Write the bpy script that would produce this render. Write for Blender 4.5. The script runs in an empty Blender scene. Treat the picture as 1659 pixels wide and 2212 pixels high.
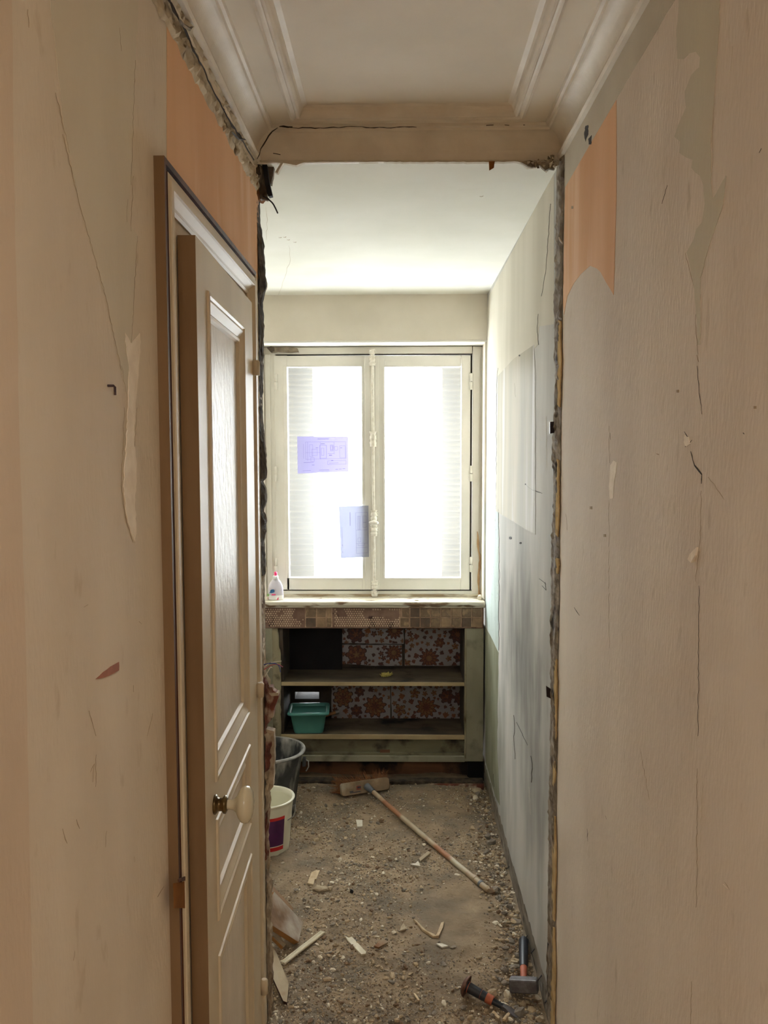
import bpy, math, random
from mathutils import Vector, Matrix, noise
random.seed(7)
S = bpy.context.scene
COL = S.collection
PI = math.pi
# ---------------------------------------------------------------- camera
FPX, EYE = 1800.0, 1.75
yc = Vector((32.5, 126.0, -FPX)).normalized()
rl = math.radians(0.15)
xc = Vector((math.cos(rl), math.sin(rl), 0)); xc = (xc - yc * xc.dot(yc)).normalized()
zc = xc.cross(yc)
A = Matrix((xc, yc, zc)).transposed()          # world -> camera
CAMR = A.transposed()
cam_d = bpy.data.cameras.new('camera'); cam = bpy.data.objects.new('camera', cam_d); COL.objects.link(cam)
cam_d.sensor_fit = 'VERTICAL'; cam_d.sensor_height = 36; cam_d.lens = FPX / 2212 * 36
cam_d.clip_start = .02
cam.matrix_world = Matrix.Translation((0, 0, EYE)) @ CAMR.to_4x4()
S.camera = cam

def ray(px, py):
    return CAMR @ Vector((px - 829.5, 1106 - py, -FPX))
def hit(px, py, axis, v):
    d = ray(px, py); o = Vector((0, 0, EYE))
    return o + d * ((v - o[axis]) / d[axis])
def hx(px, py, v): return hit(px, py, 0, v)
def hy(px, py, v): return hit(px, py, 1, v)
def hz(px, py, v): return hit(px, py, 2, v)
def pix(p):
    c = A @ (Vector(p) - Vector((0, 0, EYE)))
    return (829.5 + c.x / -c.z * FPX, 1106 - c.y / -c.z * FPX)

# ---------------------------------------------------------------- materials
def lin(c):
    return tuple((x / 255 / 12.92) if x / 255 <= .04045 else ((x / 255 + .055) / 1.055) ** 2.4 for x in c) + (1,)
MATS = {}
XR_ = .463
def mat(name, c1, c2=None, rough=.6, scale=8, bump=0, bscale=60, stretch=(1, 1, 1), metal=0, c3=None, s3=3, t3=.6, detail=4, contrast=(.35, .65), spec=.5, w3=.08, stretch3=(1,1,1)):
    m = bpy.data.materials.new(name); m.use_nodes = True; MATS[name] = m
    nt = m.node_tree; N = nt.nodes; L = nt.links; b = N['Principled BSDF']
    b.inputs['Roughness'].default_value = rough; b.inputs['Metallic'].default_value = metal
    b.inputs['Specular IOR Level'].default_value = spec
    b.inputs['Base Color'].default_value = lin(c1)
    tc = N.new('ShaderNodeTexCoord')
    def nz(sc, st, det=detail):
        mp = N.new('ShaderNodeMapping'); mp.inputs['Scale'].default_value = st
        L.new(tc.outputs['Object'], mp.inputs['Vector'])
        n = N.new('ShaderNodeTexNoise'); n.inputs['Scale'].default_value = sc; n.inputs['Detail'].default_value = det
        L.new(mp.outputs[0], n.inputs['Vector']); return n
    out = None
    if c2:
        n = nz(scale, stretch); r = N.new('ShaderNodeValToRGB')
        r.color_ramp.elements[0].position, r.color_ramp.elements[1].position = contrast
        r.color_ramp.elements[0].color = lin(c1); r.color_ramp.elements[1].color = lin(c2)
        L.new(n.outputs['Fac'], r.inputs['Fac']); out = r.outputs[0]
    if c3:
        n = nz(s3, stretch3, 8); r = N.new('ShaderNodeValToRGB')
        r.color_ramp.elements[0].position = t3 - w3; r.color_ramp.elements[1].position = t3 + w3
        r.color_ramp.elements[0].color = (0, 0, 0, 1); r.color_ramp.elements[1].color = (1, 1, 1, 1)
        L.new(n.outputs['Fac'], r.inputs['Fac'])
        mx = N.new('ShaderNodeMix'); mx.data_type = 'RGBA'
        L.new(r.outputs[0], mx.inputs[0]); mx.inputs[7].default_value = lin(c3)
        if out: L.new(out, mx.inputs[6])
        else: mx.inputs[6].default_value = lin(c1)
        out = mx.outputs[2]
    if out: L.new(out, b.inputs['Base Color'])
    if bump:
        n = nz(bscale, stretch, 6); bp = N.new('ShaderNodeBump'); bp.inputs['Strength'].default_value = bump
        bp.inputs['Distance'].default_value = .004
        L.new(n.outputs['Fac'], bp.inputs['Height']); L.new(bp.outputs[0], b.inputs['Normal'])
    return m

WP = (1, 1, .35)
mat('paper_cream', (218, 206, 187), (208, 195, 175), .85, 5, .3, 140, WP, c3=(195, 179, 156), s3=26, t3=.72, stretch3=(1, 1, .5), spec=.15)
mat('paper_cream_right', (216, 204, 189), (205, 192, 177), .9, 4, .35, 130, WP, c3=(188, 174, 156), s3=34, t3=.72, stretch3=(1, 1, .4), spec=.1)
mat('wall_pinker', (214, 196, 174), (204, 186, 164), .85, 5, .25, 140, WP, spec=.15)
mat('paper_green_grey', (213, 204, 184), (205, 195, 174), .85, 5, .1, 140, WP, spec=.15)
mat('paper_grey_right', (198, 190, 168), (188, 179, 160), .85, 4, .1, 140, WP, spec=.2)
mat('plaster_band', (198, 190, 172), (186, 177, 158), .85, 5, .15, 100, spec=.2)
mat('plaster_pale', (238, 228, 212), (226, 214, 196), .85, 30, .2, 100, spec=.1)
mat('paper_orange', (224, 182, 144), (214, 168, 128), .85, 6, .12, 90, (1, 1, .2), c3=(230, 198, 166), s3=7, t3=.62, stretch3=(1, 1, .15), spec=.1)
mat('orange_dark', (136, 88, 44), (116, 74, 36), .8, 20, spec=.1)
mat('scar_red', (170, 110, 84), (150, 96, 72), .8, 40)
mat('ceiling_paint', (222, 213, 197), (212, 203, 186), .8, 3, .12, 40, c3=(196, 184, 164), s3=2.2, t3=.72, spec=.25)
mat('cornice_paint', (220, 212, 198), (208, 199, 184), .6, 10, .3, 60, spec=.3)
mat('kitchen_ceiling', (226, 225, 217), (219, 218, 208), .9, 3, .05, 60, c3=(208, 206, 194), s3=2.5, t3=.72, spec=.0)
kw = mat('kitchen_wall', (196, 194, 189), (182, 180, 175), .6, 5, .3, 26, (1, 1, .16), c3=(150, 149, 146), s3=3.4, t3=.62, w3=.16, stretch3=(1, 1, .3), spec=.0015)
mat('kitchen_wall_old', (184, 177, 160), (164, 159, 146), .4, 6, .4, 20, (1, 1, .16), c3=(202, 200, 196), s3=5, t3=.62, w3=.05, stretch3=(1, 1.6, .12), spec=.0015)
mat('kitchen_wall_upper', (202, 197, 184), (190, 185, 171), .9, 5, .1, 30, (1, 1, .2), spec=.0)
mat('kitchen_wall_aqua', (178, 188, 184), (168, 178, 173), .9, 14, .2, 80, WP, c3=(122, 118, 94), s3=50, t3=.68, w3=.03, spec=.0)
mat('kitchen_wall_green', (146, 148, 130), (126, 126, 106), .9, 6, .1, 60, WP, spec=.0)
mat('kitchen_paint_beige', (220, 213, 201), (212, 205, 192), .8, 4, .1, 60, spec=.1)
mat('soot', (92, 92, 90), (150, 150, 146), .4, 22, .1, 60, (1, 1, .2))
mat('raw_plaster', (142, 130, 112), (96, 82, 66), .95, 22, 1.0, 60, c3=(56, 46, 36), s3=16, t3=.62, w3=.05)
mat('raw_dark', (84, 72, 58), (44, 36, 30), .95, 30, 1.0, 60)
mat('brick_red', (118, 62, 44), (82, 44, 34), .9, 30, .8, 70, c3=(168, 150, 128), s3=18, t3=.6)
mat('mortar', (178, 162, 138), (140, 122, 100), .95, 30, .9, 70, c3=(92, 68, 52), s3=14, t3=.6)
mat('tape', (190, 166, 124), (168, 142, 100), .9, 20, spec=.0)
mat('skirt_raw', (150, 142, 130), (118, 110, 98), .95, 14, .8, 60, (1, .3, 2), c3=(84, 76, 68), s3=20, t3=.62, spec=.1)
mat('crumb', (206, 196, 174), (178, 164, 140), .95, 26, .8, 70, c3=(110, 92, 70), s3=20, t3=.66, w3=.04, spec=.1)
mat('crack', (52, 42, 32), (40, 32, 26), .95, 50)
mat('scratch', (172, 152, 124), (150, 130, 104), .9, 50)
mat('pale_scratch', (222, 210, 190), (206, 194, 172), .8, 50)
mat('door_paint', (202, 186, 158), (192, 176, 148), .48, 7, .12, 70, WP, spec=.3)
mat('door_panel_paint', (208, 195, 176), (198, 185, 166), .42, 10, .5, 60, (1, 1, .5), spec=.25)
mat('wood_stripped', (92, 48, 26), (56, 26, 16), .5, 30, .3, 60, (1, 1, .1))
mat('wood_brown_shade', (134, 108, 78), (120, 94, 66), .8, 12, .2, 60, (1, 1, .2), spec=.2)  # brown edge wood, also holding the backlit shade of the casing side
mat('floor_pale', (216, 204, 186), (200, 186, 166), .8, 6)
mat('porcelain', (214, 204, 176), (206, 196, 168), .12, 5)
mat('brass', (120, 100, 66), (84, 68, 44), .35, 60, metal=.9)
mat('window_paint', (226, 223, 215), (218, 215, 206), .5, 6, .06, 60, spec=.3)
mat('window_metal', (234, 230, 220), (214, 208, 194), .3, 60, .2, 90)
mat('peeled_wood', (176, 158, 130), (132, 112, 88), .85, 14, .6, 80, (.25, 1, 1.5), c3=(214, 208, 190), s3=10, t3=.52, w3=.04, stretch3=(.4, 1, 2))
mat('sill_paint', (204, 198, 182), (186, 178, 158), .8, 12, .5, 60, (.4, 1, 1), c3=(118, 96, 74), s3=12, t3=.60, w3=.03, stretch3=(.5, 1, 2), spec=.2)
mat('cab_green', (150, 147, 128), (134, 131, 112), .8, 8, .2, 60, WP, c3=(104, 96, 80), s3=8, t3=.62, spec=.1)
mat('cab_beige', (152, 144, 120), (126, 118, 94), .8, 16, .4, 60, WP, c3=(88, 78, 62), s3=14, t3=.62, spec=.1)
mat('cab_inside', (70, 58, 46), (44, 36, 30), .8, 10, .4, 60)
mat('shelf_top', (108, 94, 74), (62, 52, 42), .85, 7, .5, 50, (.4, 1, 1), c3=(24, 20, 20), s3=5, t3=.58, w3=.06)
mat('shelf_edge', (176, 158, 122), (152, 134, 100), .7, 14, .2, 60, (.3, 1, 1))
mat('cab_low', (122, 118, 92), (100, 94, 74), .8, 10, .4, 60, (.3, 1, 1), c3=(52, 44, 36), s3=9, t3=.58)
mat('beam_orange', (132, 94, 64), (100, 68, 48), .85, 10, .5, 50, (.25, 1, 1.5), c3=(40, 30, 24), s3=7, t3=.60)
mat('void_shade_black', (18, 15, 18), (10, 8, 12), .9, 10)  # near-black that paints the shade of open voids
mat('tile_brown', (128, 104, 76), (84, 66, 48), .45, 30, .4, 120, c3=(154, 128, 96), s3=30, t3=.6)
mat('tile_dark', (96, 76, 58), (70, 54, 42), .45, 30, .4, 120)
mat('tile_tan', (150, 124, 94), (122, 98, 72), .45, 30, .4, 120)
mat('tile_edge', (92, 72, 54), (76, 58, 44), .6, 30)
mat('grout', (182, 154, 128), (140, 112, 92), .9, 30, .5, 90)
mat('comb_dot', (196, 172, 148), (176, 148, 124), .8, 20)
mat('comb_base', (128, 102, 86), (106, 80, 68), .9, 20, .5, 90, c3=(62, 38, 32), s3=22, t3=.62, w3=.03)
mat('floral_white', (150, 144, 146), (138, 132, 134), .6, 8)
mat('floral_rust', (102, 56, 42), (84, 46, 36), .6, 40)
mat('floral_orange', (126, 78, 48), (110, 66, 42), .6, 40)
mat('floral_gold', (132, 98, 64), (116, 84, 54), .6, 40)
mat('floral_plum', (78, 46, 42), (66, 38, 36), .6, 40)
mat('floral_line', (60, 30, 26), None, .6)
mat('teal', (84, 146, 140), (76, 136, 130), .45, 6, .04, 60, spec=.3)
mat('wood_handle', (160, 116, 76), (136, 94, 60), .6, 20, .2, 60)
mat('bucket_black', (66, 68, 70), (48, 50, 52), .55, 20, .4, 60, c3=(150, 148, 142), s3=9, t3=.60, w3=.08, stretch3=(2, 2, .6))
mat('bucket_rim', (150, 148, 144), (110, 110, 108), .7, 20, .4, 60)
mat('bucket_white', (226, 224, 206), (218, 216, 198), .35, 6)
mat('label_purple', (86, 34, 92), (72, 28, 80), .35, 20, c3=(150, 130, 160), s3=24, t3=.74, w3=.01, stretch3=(1, 1, 3))
mat('label_red', (206, 30, 36), None, .35)
mat('wire_metal', (150, 150, 148), None, .4, metal=.8)
mat('broom_wood', (150, 128, 102), (126, 106, 82), .85, 20, .3, 60, c3=(166, 154, 134), s3=12, t3=.6)
mat('broom_label', (140, 70, 56), None, .6)
mat('broom_dark', (60, 60, 66), None, .6)
mat('bristle', (170, 112, 68), (142, 92, 56), .8, 60)
mat('pole', (190, 182, 160), (168, 146, 118), .5, 6, .2, 60, c3=(160, 112, 80), s3=4, t3=.56, w3=.05)
mat('pole_grey', (104, 110, 118), None, .5)
mat('steel', (126, 122, 124), (92, 88, 88), .5, 40, .4, 80, metal=.4)
mat('rubber_dark', (44, 48, 56), (34, 36, 42), .45, 30, .1, 80)
mat('orange_grip', (186, 102, 70), (166, 88, 60), .6, 20, .1, 80)
mat('rust_steel', (130, 92, 74), (92, 62, 50), .6, 50, .4, 80, metal=.3)
mat('iron', (54, 40, 38), (36, 28, 28), .45, 60, .2, 80, metal=.5)
mat('nail_iron', (92, 70, 70), (60, 44, 46), .5, 60, metal=.4)
mat('plank_brown', (142, 112, 82), (112, 84, 60), .7, 9, .3, 60, (1, 1, 1), c3=(188, 180, 168), s3=6, t3=.60, w3=.1)
mat('plank_edge', (160, 112, 58), (134, 90, 46), .7, 20)
mat('plank_pale', (176, 160, 134), (158, 142, 116), .8, 10, .3, 60, c3=(130, 88, 52), s3=8, t3=.62)
mat('splinter', (206, 186, 154), (184, 160, 126), .8, 30, .3, 60)
mat('white_stick', (216, 206, 182), (196, 184, 156), .6, 20)
mat('rock_pale', (184, 168, 142), (160, 142, 116), .9, 30, .6, 60)
mat('rock_white', (226, 220, 206), (208, 200, 184), .8, 30)
mat('rock_dark', (40, 36, 34), None, .7)
mat('grit_beige', (178, 158, 128), (158, 138, 110), .95, 30)
mat('grit_grey', (142, 132, 118), (118, 108, 96), .95, 30)
mat('grit_brown', (132, 106, 80), (108, 84, 62), .95, 30)
mat('grit_white', (216, 206, 186), (204, 192, 170), .9, 30)
mat('dirt', (158, 138, 112), (128, 110, 88), .98, 9, .9, 90, c3=(116, 104, 88), s3=5, t3=.55, w3=.12)
mat('bottle_clear', (206, 202, 214), (198, 194, 206), .25, 6)
mat('bottle_white', (232, 232, 232), None, .3)
mat('pink', (236, 60, 120), None, .3)
mat('logo_blue', (24, 96, 150), None, .4)
mat('logo_green', (130, 186, 96), None, .4)
mat('sponge', (206, 190, 110), (180, 166, 90), .95, 40)
mat('wire_blue', (60, 70, 130), None, .5)
mat('wire_red', (170, 60, 70), None, .5)
mat('wire_white', (210, 200, 184), None, .5)
mat('wire_black', (34, 28, 30), None, .5)
mat('charred', (34, 30, 34), (22, 20, 24), .9, 30, .6, 60)
mat('paper_line', (96, 88, 140), None, .8)
mat('shutter', (126, 116, 92), (114, 105, 83), .7, 6)
mat('outside_wall', (150, 142, 124), None, .8)
mat('hall_dark', (150, 126, 96), None, .8)
mat('drip', (190, 160, 120), (168, 132, 96), .6, 30)

def soot_stain(m, spots):     # smoke stains of their own shape: an ellipse broken up by noise
    nt = m.node_tree; N, L = nt.nodes, nt.links; b = N['Principled BSDF']
    tc = N.new('ShaderNodeTexCoord')
    for (c, rr, col, k_) in spots:
        src = b.inputs['Base Color'].links[0].from_socket
        mp = N.new('ShaderNodeMapping'); mp.vector_type = 'TEXTURE'; mp.inputs['Location'].default_value = c; mp.inputs['Scale'].default_value = rr
        L.new(tc.outputs['Object'], mp.inputs['Vector'])
        ln = N.new('ShaderNodeVectorMath'); ln.operation = 'LENGTH'; L.new(mp.outputs[0], ln.inputs[0])
        n = N.new('ShaderNodeTexNoise'); n.inputs['Scale'].default_value = 9; n.inputs['Detail'].default_value = 7
        m2 = N.new('ShaderNodeMapping'); m2.inputs['Scale'].default_value = (1, 1, .35); L.new(tc.outputs['Object'], m2.inputs['Vector']); L.new(m2.outputs[0], n.inputs['Vector'])
        a1 = N.new('ShaderNodeMath'); a1.operation = 'MULTIPLY_ADD'; L.new(n.outputs['Fac'], a1.inputs[0]); a1.inputs[1].default_value = 2.2; a1.inputs[2].default_value = -.1
        s1 = N.new('ShaderNodeMath'); s1.operation = 'SUBTRACT'; s1.use_clamp = True; L.new(a1.outputs[0], s1.inputs[0]); L.new(ln.outputs['Value'], s1.inputs[1])
        m3 = N.new('ShaderNodeMath'); m3.operation = 'MULTIPLY'; L.new(s1.outputs[0], m3.inputs[0]); m3.inputs[1].default_value = k_; m3.use_clamp = True
        mx = N.new('ShaderNodeMix'); mx.data_type = 'RGBA'; L.new(m3.outputs[0], mx.inputs[0]); L.new(src, mx.inputs[6]); mx.inputs[7].default_value = lin(col)
        L.new(mx.outputs[2], b.inputs['Base Color'])
soot_stain(kw, [((XR_, 3.2, 1.02), (1, .62, .32), (104, 104, 104), .7), ((XR_, 2.8, .62), (1, .35, .42), (112, 112, 110), .6), ((XR_, 3.9, .35), (1, .5, .4), (120, 122, 110), .5)])
def shader_mat(name, f):
    m = bpy.data.materials.new(name); m.use_nodes = True; MATS[name] = m
    nt = m.node_tree; nt.nodes.clear(); o = nt.nodes.new('ShaderNodeOutputMaterial')
    nt.links.new(f(nt), o.inputs['Surface'])
def f_glass(nt):
    N, L = nt.nodes, nt.links
    t = N.new('ShaderNodeBsdfTransparent'); t.inputs[0].default_value = (.93, .95, .94, 1)
    r = N.new('ShaderNodeBsdfRefraction'); r.inputs['IOR'].default_value = 1.16; r.inputs['Roughness'].default_value = .12
    r.inputs[0].default_value = (.95, .96, .95, 1)
    tc = N.new('ShaderNodeTexCoord'); v = N.new('ShaderNodeTexVoronoi'); v.inputs['Scale'].default_value = 260
    L.new(tc.outputs['Object'], v.inputs['Vector'])
    b = N.new('ShaderNodeBump'); b.inputs['Strength'].default_value = .9; b.inputs['Distance'].default_value = .01
    L.new(v.outputs['Distance'], b.inputs['Height']); L.new(b.outputs[0], r.inputs['Normal'])
    g = N.new('ShaderNodeBsdfTranslucent'); g.inputs[0].default_value = (.9, .93, .93, 1)
    m1 = N.new('ShaderNodeMixShader'); m1.inputs[0].default_value = .65; L.new(t.outputs[0], m1.inputs[1]); L.new(r.outputs[0], m1.inputs[2])
    m2 = N.new('ShaderNodeMixShader'); m2.inputs[0].default_value = .08; L.new(m1.outputs[0], m2.inputs[1]); L.new(g.outputs[0], m2.inputs[2])
    return m2.outputs[0]
shader_mat('frosted_glass', f_glass)
def f_sheet(col, tr):
    def f(nt):
        N, L = nt.nodes, nt.links
        d = N.new('ShaderNodeBsdfDiffuse'); d.inputs[0].default_value = lin(col)
        t = N.new('ShaderNodeBsdfTranslucent'); t.inputs[0].default_value = lin(tr)
        m = N.new('ShaderNodeMixShader'); m.inputs[0].default_value = .5
        L.new(d.outputs[0], m.inputs[1]); L.new(t.outputs[0], m.inputs[2]); return m.outputs[0]
    return f
shader_mat('drawing_paper', f_sheet((206, 206, 228), (76, 72, 102)))
shader_mat('drawing_paper_thick', f_sheet((206, 208, 222), (74, 76, 90)))

# ---------------------------------------------------------------- mesh helpers
class MB:
    def __init__(s): s.v = []; s.f = []; s.m = []; s.mats = []; s.smooth = []
    def mi(s, m):
        if m not in s.mats: s.mats.append(m)
        return s.mats.index(m)
    def add(s, vs, fs, m, smooth=False):
        o = len(s.v); s.v += [tuple(v) for v in vs]; k = s.mi(m)
        for f in fs: s.f.append([i + o for i in f]); s.m.append(k); s.smooth.append(smooth)
    def box(s, a, b, m, T=None):
        x0, y0, z0 = [min(a[i], b[i]) for i in range(3)]; x1, y1, z1 = [max(a[i], b[i]) for i in range(3)]
        vs = [Vector(p) for p in ((x0,y0,z0),(x1,y0,z0),(x1,y1,z0),(x0,y1,z0),(x0,y0,z1),(x1,y0,z1),(x1,y1,z1),(x0,y1,z1))]
        if T: vs = [T @ v for v in vs]
        s.add(vs, [(0,3,2,1),(4,5,6,7),(0,1,5,4),(1,2,6,5),(2,3,7,6),(3,0,4,7)], m)
    def bbox(s, a, b, m, bev=.003, T=None):       # box with chamfered edges
        lo = Vector([min(a[i], b[i]) for i in range(3)]); hi = Vector([max(a[i], b[i]) for i in range(3)])
        import bmesh
        bm = bmesh.new(); bmesh.ops.create_cube(bm, size=1)
        for v in bm.verts: v.co = Vector([lo[i] + (v.co[i] + .5) * (hi[i] - lo[i]) for i in range(3)])
        bmesh.ops.bevel(bm, geom=bm.edges[:], offset=bev, segments=2, affect='EDGES', profile=.5)
        bm.verts.index_update()
        vs = [(T @ v.co) if T else v.co.copy() for v in bm.verts]
        s.add(vs, [[v.index for v in f.verts] for f in bm.faces], m); bm.free()
    def prism(s, pts, n, m, m_side=None):         # polygon extruded by vector n (front = pts + n)
        n = Vector(n); k = len(pts); P = [Vector(p) for p in pts]
        s.add([p + n for p in P], [list(range(k))], m)
        s.add(P + [p + n for p in P], [[i, (i + 1) % k, k + (i + 1) % k, k + i] for i in range(k)] + [list(range(k))[::-1]], m_side or m)
    def tube(s, pts, r, m, n=8, cap=True, flat=None):
        P = [Vector(p) for p in pts]; k = len(P)
        R = r if isinstance(r, (list, tuple)) else [r] * k
        rings = []; up = None
        for i, p in enumerate(P):
            t = (P[min(i + 1, k - 1)] - P[max(i - 1, 0)]).normalized()
            if up is None:
                up = Vector((0, 0, 1)) if abs(t.z) < .9 else Vector((1, 0, 0))
            a = t.cross(up).normalized(); b = a.cross(t).normalized(); up = b
            rings += [p + (a * math.cos(2 * PI * j / n) + b * math.sin(2 * PI * j / n) * (flat or 1)) * R[i] for j in range(n)]
        fs = [(i * n + j, i * n + (j + 1) % n, (i + 1) * n + (j + 1) % n, (i + 1) * n + j) for i in range(k - 1) for j in range(n)]
        s.add(rings, fs, m, True)
        if cap:
            s.add(rings[:n], [list(range(n))[::-1]], m); s.add(rings[-n:], [list(range(n))], m)
    def lathe(s, prof, m, T=None, n=32, sx=1, sy=1, smooth=True):
        T = T or Matrix()
        vs = [T @ Vector((r * math.cos(2 * PI * j / n) * sx, r * math.sin(2 * PI * j / n) * sy, z)) for r, z in prof for j in range(n)]
        s.add(vs, [(i * n + j, i * n + (j + 1) % n, (i + 1) * n + (j + 1) % n, (i + 1) * n + j) for i in range(len(prof) - 1) for j in range(n)], m, smooth)
    def ribbon(s, pts, w, nrm, m, h=.0008):       # thin raised line lying on a surface with normal nrm
        P = [Vector(p) for p in pts]; nrm = Vector(nrm); k = len(P); vs = []
        for i, p in enumerate(P):
            t = (P[min(i + 1, k - 1)] - P[max(i - 1, 0)]).normalized(); sd = t.cross(nrm).normalized()
            ww = (w[i] if isinstance(w, (list, tuple)) else w * (.35 if i in (0, k - 1) else random.uniform(.6, 1.3))) / 2
            vs += [p - sd * ww, p + nrm * h, p + sd * ww]
        s.add(vs, [(i * 3 + j, i * 3 + j + 1, i * 3 + j + 4, i * 3 + j + 3) for i in range(k - 1) for j in range(2)], m)
    def build(s, name, parent=None):
        me = bpy.data.meshes.new(name); me.from_pydata(s.v, [], s.f)
        for m in s.mats: me.materials.append(MATS[m])
        me.polygons.foreach_set('material_index', s.m); me.polygons.foreach_set('use_smooth', s.smooth)
        me.update()
        o = bpy.data.objects.new(name, me); COL.objects.link(o)
        if parent: o.parent = parent; o.matrix_parent_inverse = parent.matrix_world.inverted() if parent.type == 'EMPTY' else Matrix()
        return o
def smooth_by_angle(o, ang=40):
    me = o.data
    me.shade_smooth() if hasattr(me, 'shade_smooth') else None
    try: me.set_sharp_from_angle(angle=math.radians(ang))
    except Exception: pass
    return o
def empty(name, loc=(0, 0, 0)):
    o = bpy.data.objects.new(name, None); o.empty_display_size = .05; COL.objects.link(o)
    o.location = loc; o.matrix_world = Matrix.Translation(loc); return o
def tag(o, label, cat, group=None, kind=None):
    o['label'] = label; o['category'] = cat
    if group: o['group'] = group
    if kind: o['kind'] = kind
    return o
def struct(o, label=None):
    o['kind'] = 'structure'
    if label: o['label'] = label
    return o
def jag(pts, amp, step, closed=False, fix=()):
    out = []; k = len(pts); rng = range(k if closed else k - 1)
    for i in rng:
        a = Vector(pts[i]); b = Vector(pts[(i + 1) % k]); n = max(1, int((b - a).length / step))
        for j in range(n):
            p = a.lerp(b, j / n)
            if j and i not in fix: p = p + Vector((random.uniform(-amp, amp), random.uniform(-amp, amp)))
            out.append(p)
    if not closed: out.append(Vector(pts[-1]))
    return out
def patch(mb, px, axis, v, nrm, m, t=.0008, amp=0, step=12, fix=()):
    P = jag([Vector(p) for p in px], amp, step, True, fix) if amp else px
    W = [hit(p[0], p[1], axis, v) for p in P]
    # orient polygon so its normal follows nrm
    ar = Vector((0, 0, 0))
    for i in range(len(W)): ar += (W[i]).cross(W[(i + 1) % len(W)])
    if ar.dot(Vector(nrm)) < 0: W = W[::-1]
    mb.prism(W, Vector(nrm) * t, m)

# ---------------------------------------------------------------- room dimensions
XL, XR = -.408, .463         # corridor walls
YE = 2.43                    # where the corridor ends / removed partition
YK = 4.43                    # kitchen end wall
KL = -.88                    # kitchen side wall out of sight
HC, HK = 2.66, 2.581          # corridor ceiling, kitchen ceiling
NR, NL = Vector((-1, 0, 0)), Vector((1, 0, 0))

# ---------------------------------------------------------------- walls
# corridor wall on the door side
w = MB(); w.box((XL - .1, -3, -.05), (XL, 2.50, 2.95), 'paper_cream')
wl = struct(w.build('wall_left'), 'cream papered corridor wall carrying the panelled door')
p = MB()
patch(p, [(-60, -60), (24, -60), (30, 400), (40, 900), (55, 1400), (62, 1800), (72, 2300), (-60, 2300)], 0, XL, NL, 'wall_pinker', .0006, 1.2, 60, fix=(0, 5, 6, 7))  # slightly darker, pinker strip down one end of the wall
p.build('pinker_strip', wl)['label'] = 'pinker, slightly darker strip of wall'
p = MB()
patch(p, [(105, -20), (140, 290), (170, 435), (195, 530), (228, 640), (250, 745), (262, 800), (272, 855), (283, 760), (288, 690), (290, 600), (297, 510), (276, 480), (283, 400), (292, 130), (300, -20)], 0, XL, NL, 'paper_green_grey', .0005, 1.2, 16, fix=(15,))
p.build('torn_paper', wl)['label'] = 'bare greenish layer in a long torn wedge'
p = MB()
patch(p, [(268, 718), (282, 742), (301, 720), (302, 760), (294, 850), (288, 960), (294, 1000), (291, 1080), (293, 1130), (291, 1172), (282, 1150), (272, 1110), (267, 1040), (272, 960), (276, 880), (278, 800)], 0, XL, NL, 'plaster_pale', .0012, 1.6, 10)
patch(p, [(118, 1468), (0, 0)], 0, XL, NL, 'plaster_pale') if 0 else None
p.build('torn_plaster', wl)['label'] = 'pale plaster showing through the tear'
p = MB()
patch(p, [(206, 1467), (222, 1452), (238, 1440), (256, 1430), (256, 1448), (244, 1455), (226, 1463)], 0, XL, NL, 'scar_red', .001, 1, 8)
p.build('scuff_mark', wl)['label'] = 'reddish chipped scar'
p = MB()
def crackx(mb, pts, wd, side, m='crack', amp=1.2, step=9, h=.0004):
    P = jag([Vector(q) for q in pts], amp, step)
    mb.ribbon([hx(q[0], q[1], XL + .0004 if side == 'L' else XR - .0004) for q in P], wd, NL if side == 'L' else NR, m, h)
for pts in ([(276, 430), (274, 480)], [(288, 380), (283, 500)], [(262, 790), (272, 850)], [(268, 880), (266, 960), (262, 1050), (272, 1120), (287, 1172)], [(296, 880), (290, 980), (294, 1010)],
            [(135, 290), (170, 435), (228, 640), (262, 800)], [(120, 200), (150, 330)], [(292, 130), (283, 400)], [(297, 510), (283, 760)], [(258, 60), (262, 110)], [(60, 20), (62, 60)],
            [(181, 1312), (190, 1306)], [(192, 1535), (207, 1590)], [(195, 1668), (204, 1650), (200, 1690)], [(208, 1630), (206, 1700)], [(288, 1480), (288, 1495)], [(135, 1790), (145, 1822)], [(165, 1770), (172, 1790)],
            [(230, 1795), (228, 1830)], [(340, 1938), (354, 1915)], [(330, 1540), (318, 1590)], [(290, 1850), (291, 1862)], [(158, 2075), (161, 2055)], [(300, 1342), (306, 1348)]):
    crackx(p, pts, .0016, 'L', 'scratch')
p.build('paper_cracks', wl)

# orange paper over the door
p = MB()
patch(p, [(360, 42), (430, 180), (500, 303), (552, 392), (557, 420), (559, 560), (557, 603), (360, 350)], 0, XL, NL, 'paper_orange', .0008, .8, 14, fix=(0, 5, 6, 7))
p.build('orange_wallpaper', wl)['label'] = 'orange paper above the door'
p = MB()
patch(p, [(548, 372), (556, 385), (564, 410), (572, 432), (566, 440), (560, 438), (556, 425), (551, 400)], 0, XL, NL, 'orange_dark', .004, .8, 6)
p.build('peeling_paper', wl)['label'] = 'dark orange paper curling off the corner'

# wall on the opposite side, corridor and kitchen in one plane
w = MB()
w.box((XR, -3, -.05), (XR + .1, 2.40, 2.95), 'paper_cream_right')
wr = struct(w.build('wall_right'), 'cream papered corridor wall with torn seams')
w = MB(); w.box((XR, 2.40, .086), (XR + .1, 5.05, 2.95), 'kitchen_wall'); w.box((XR + .004, 2.40, -.1), (XR + .1, 5.05, .086), 'skirt_raw')
wkr = struct(w.build('wall_right'), 'glossy grey white kitchen wall with soot stains')
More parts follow.
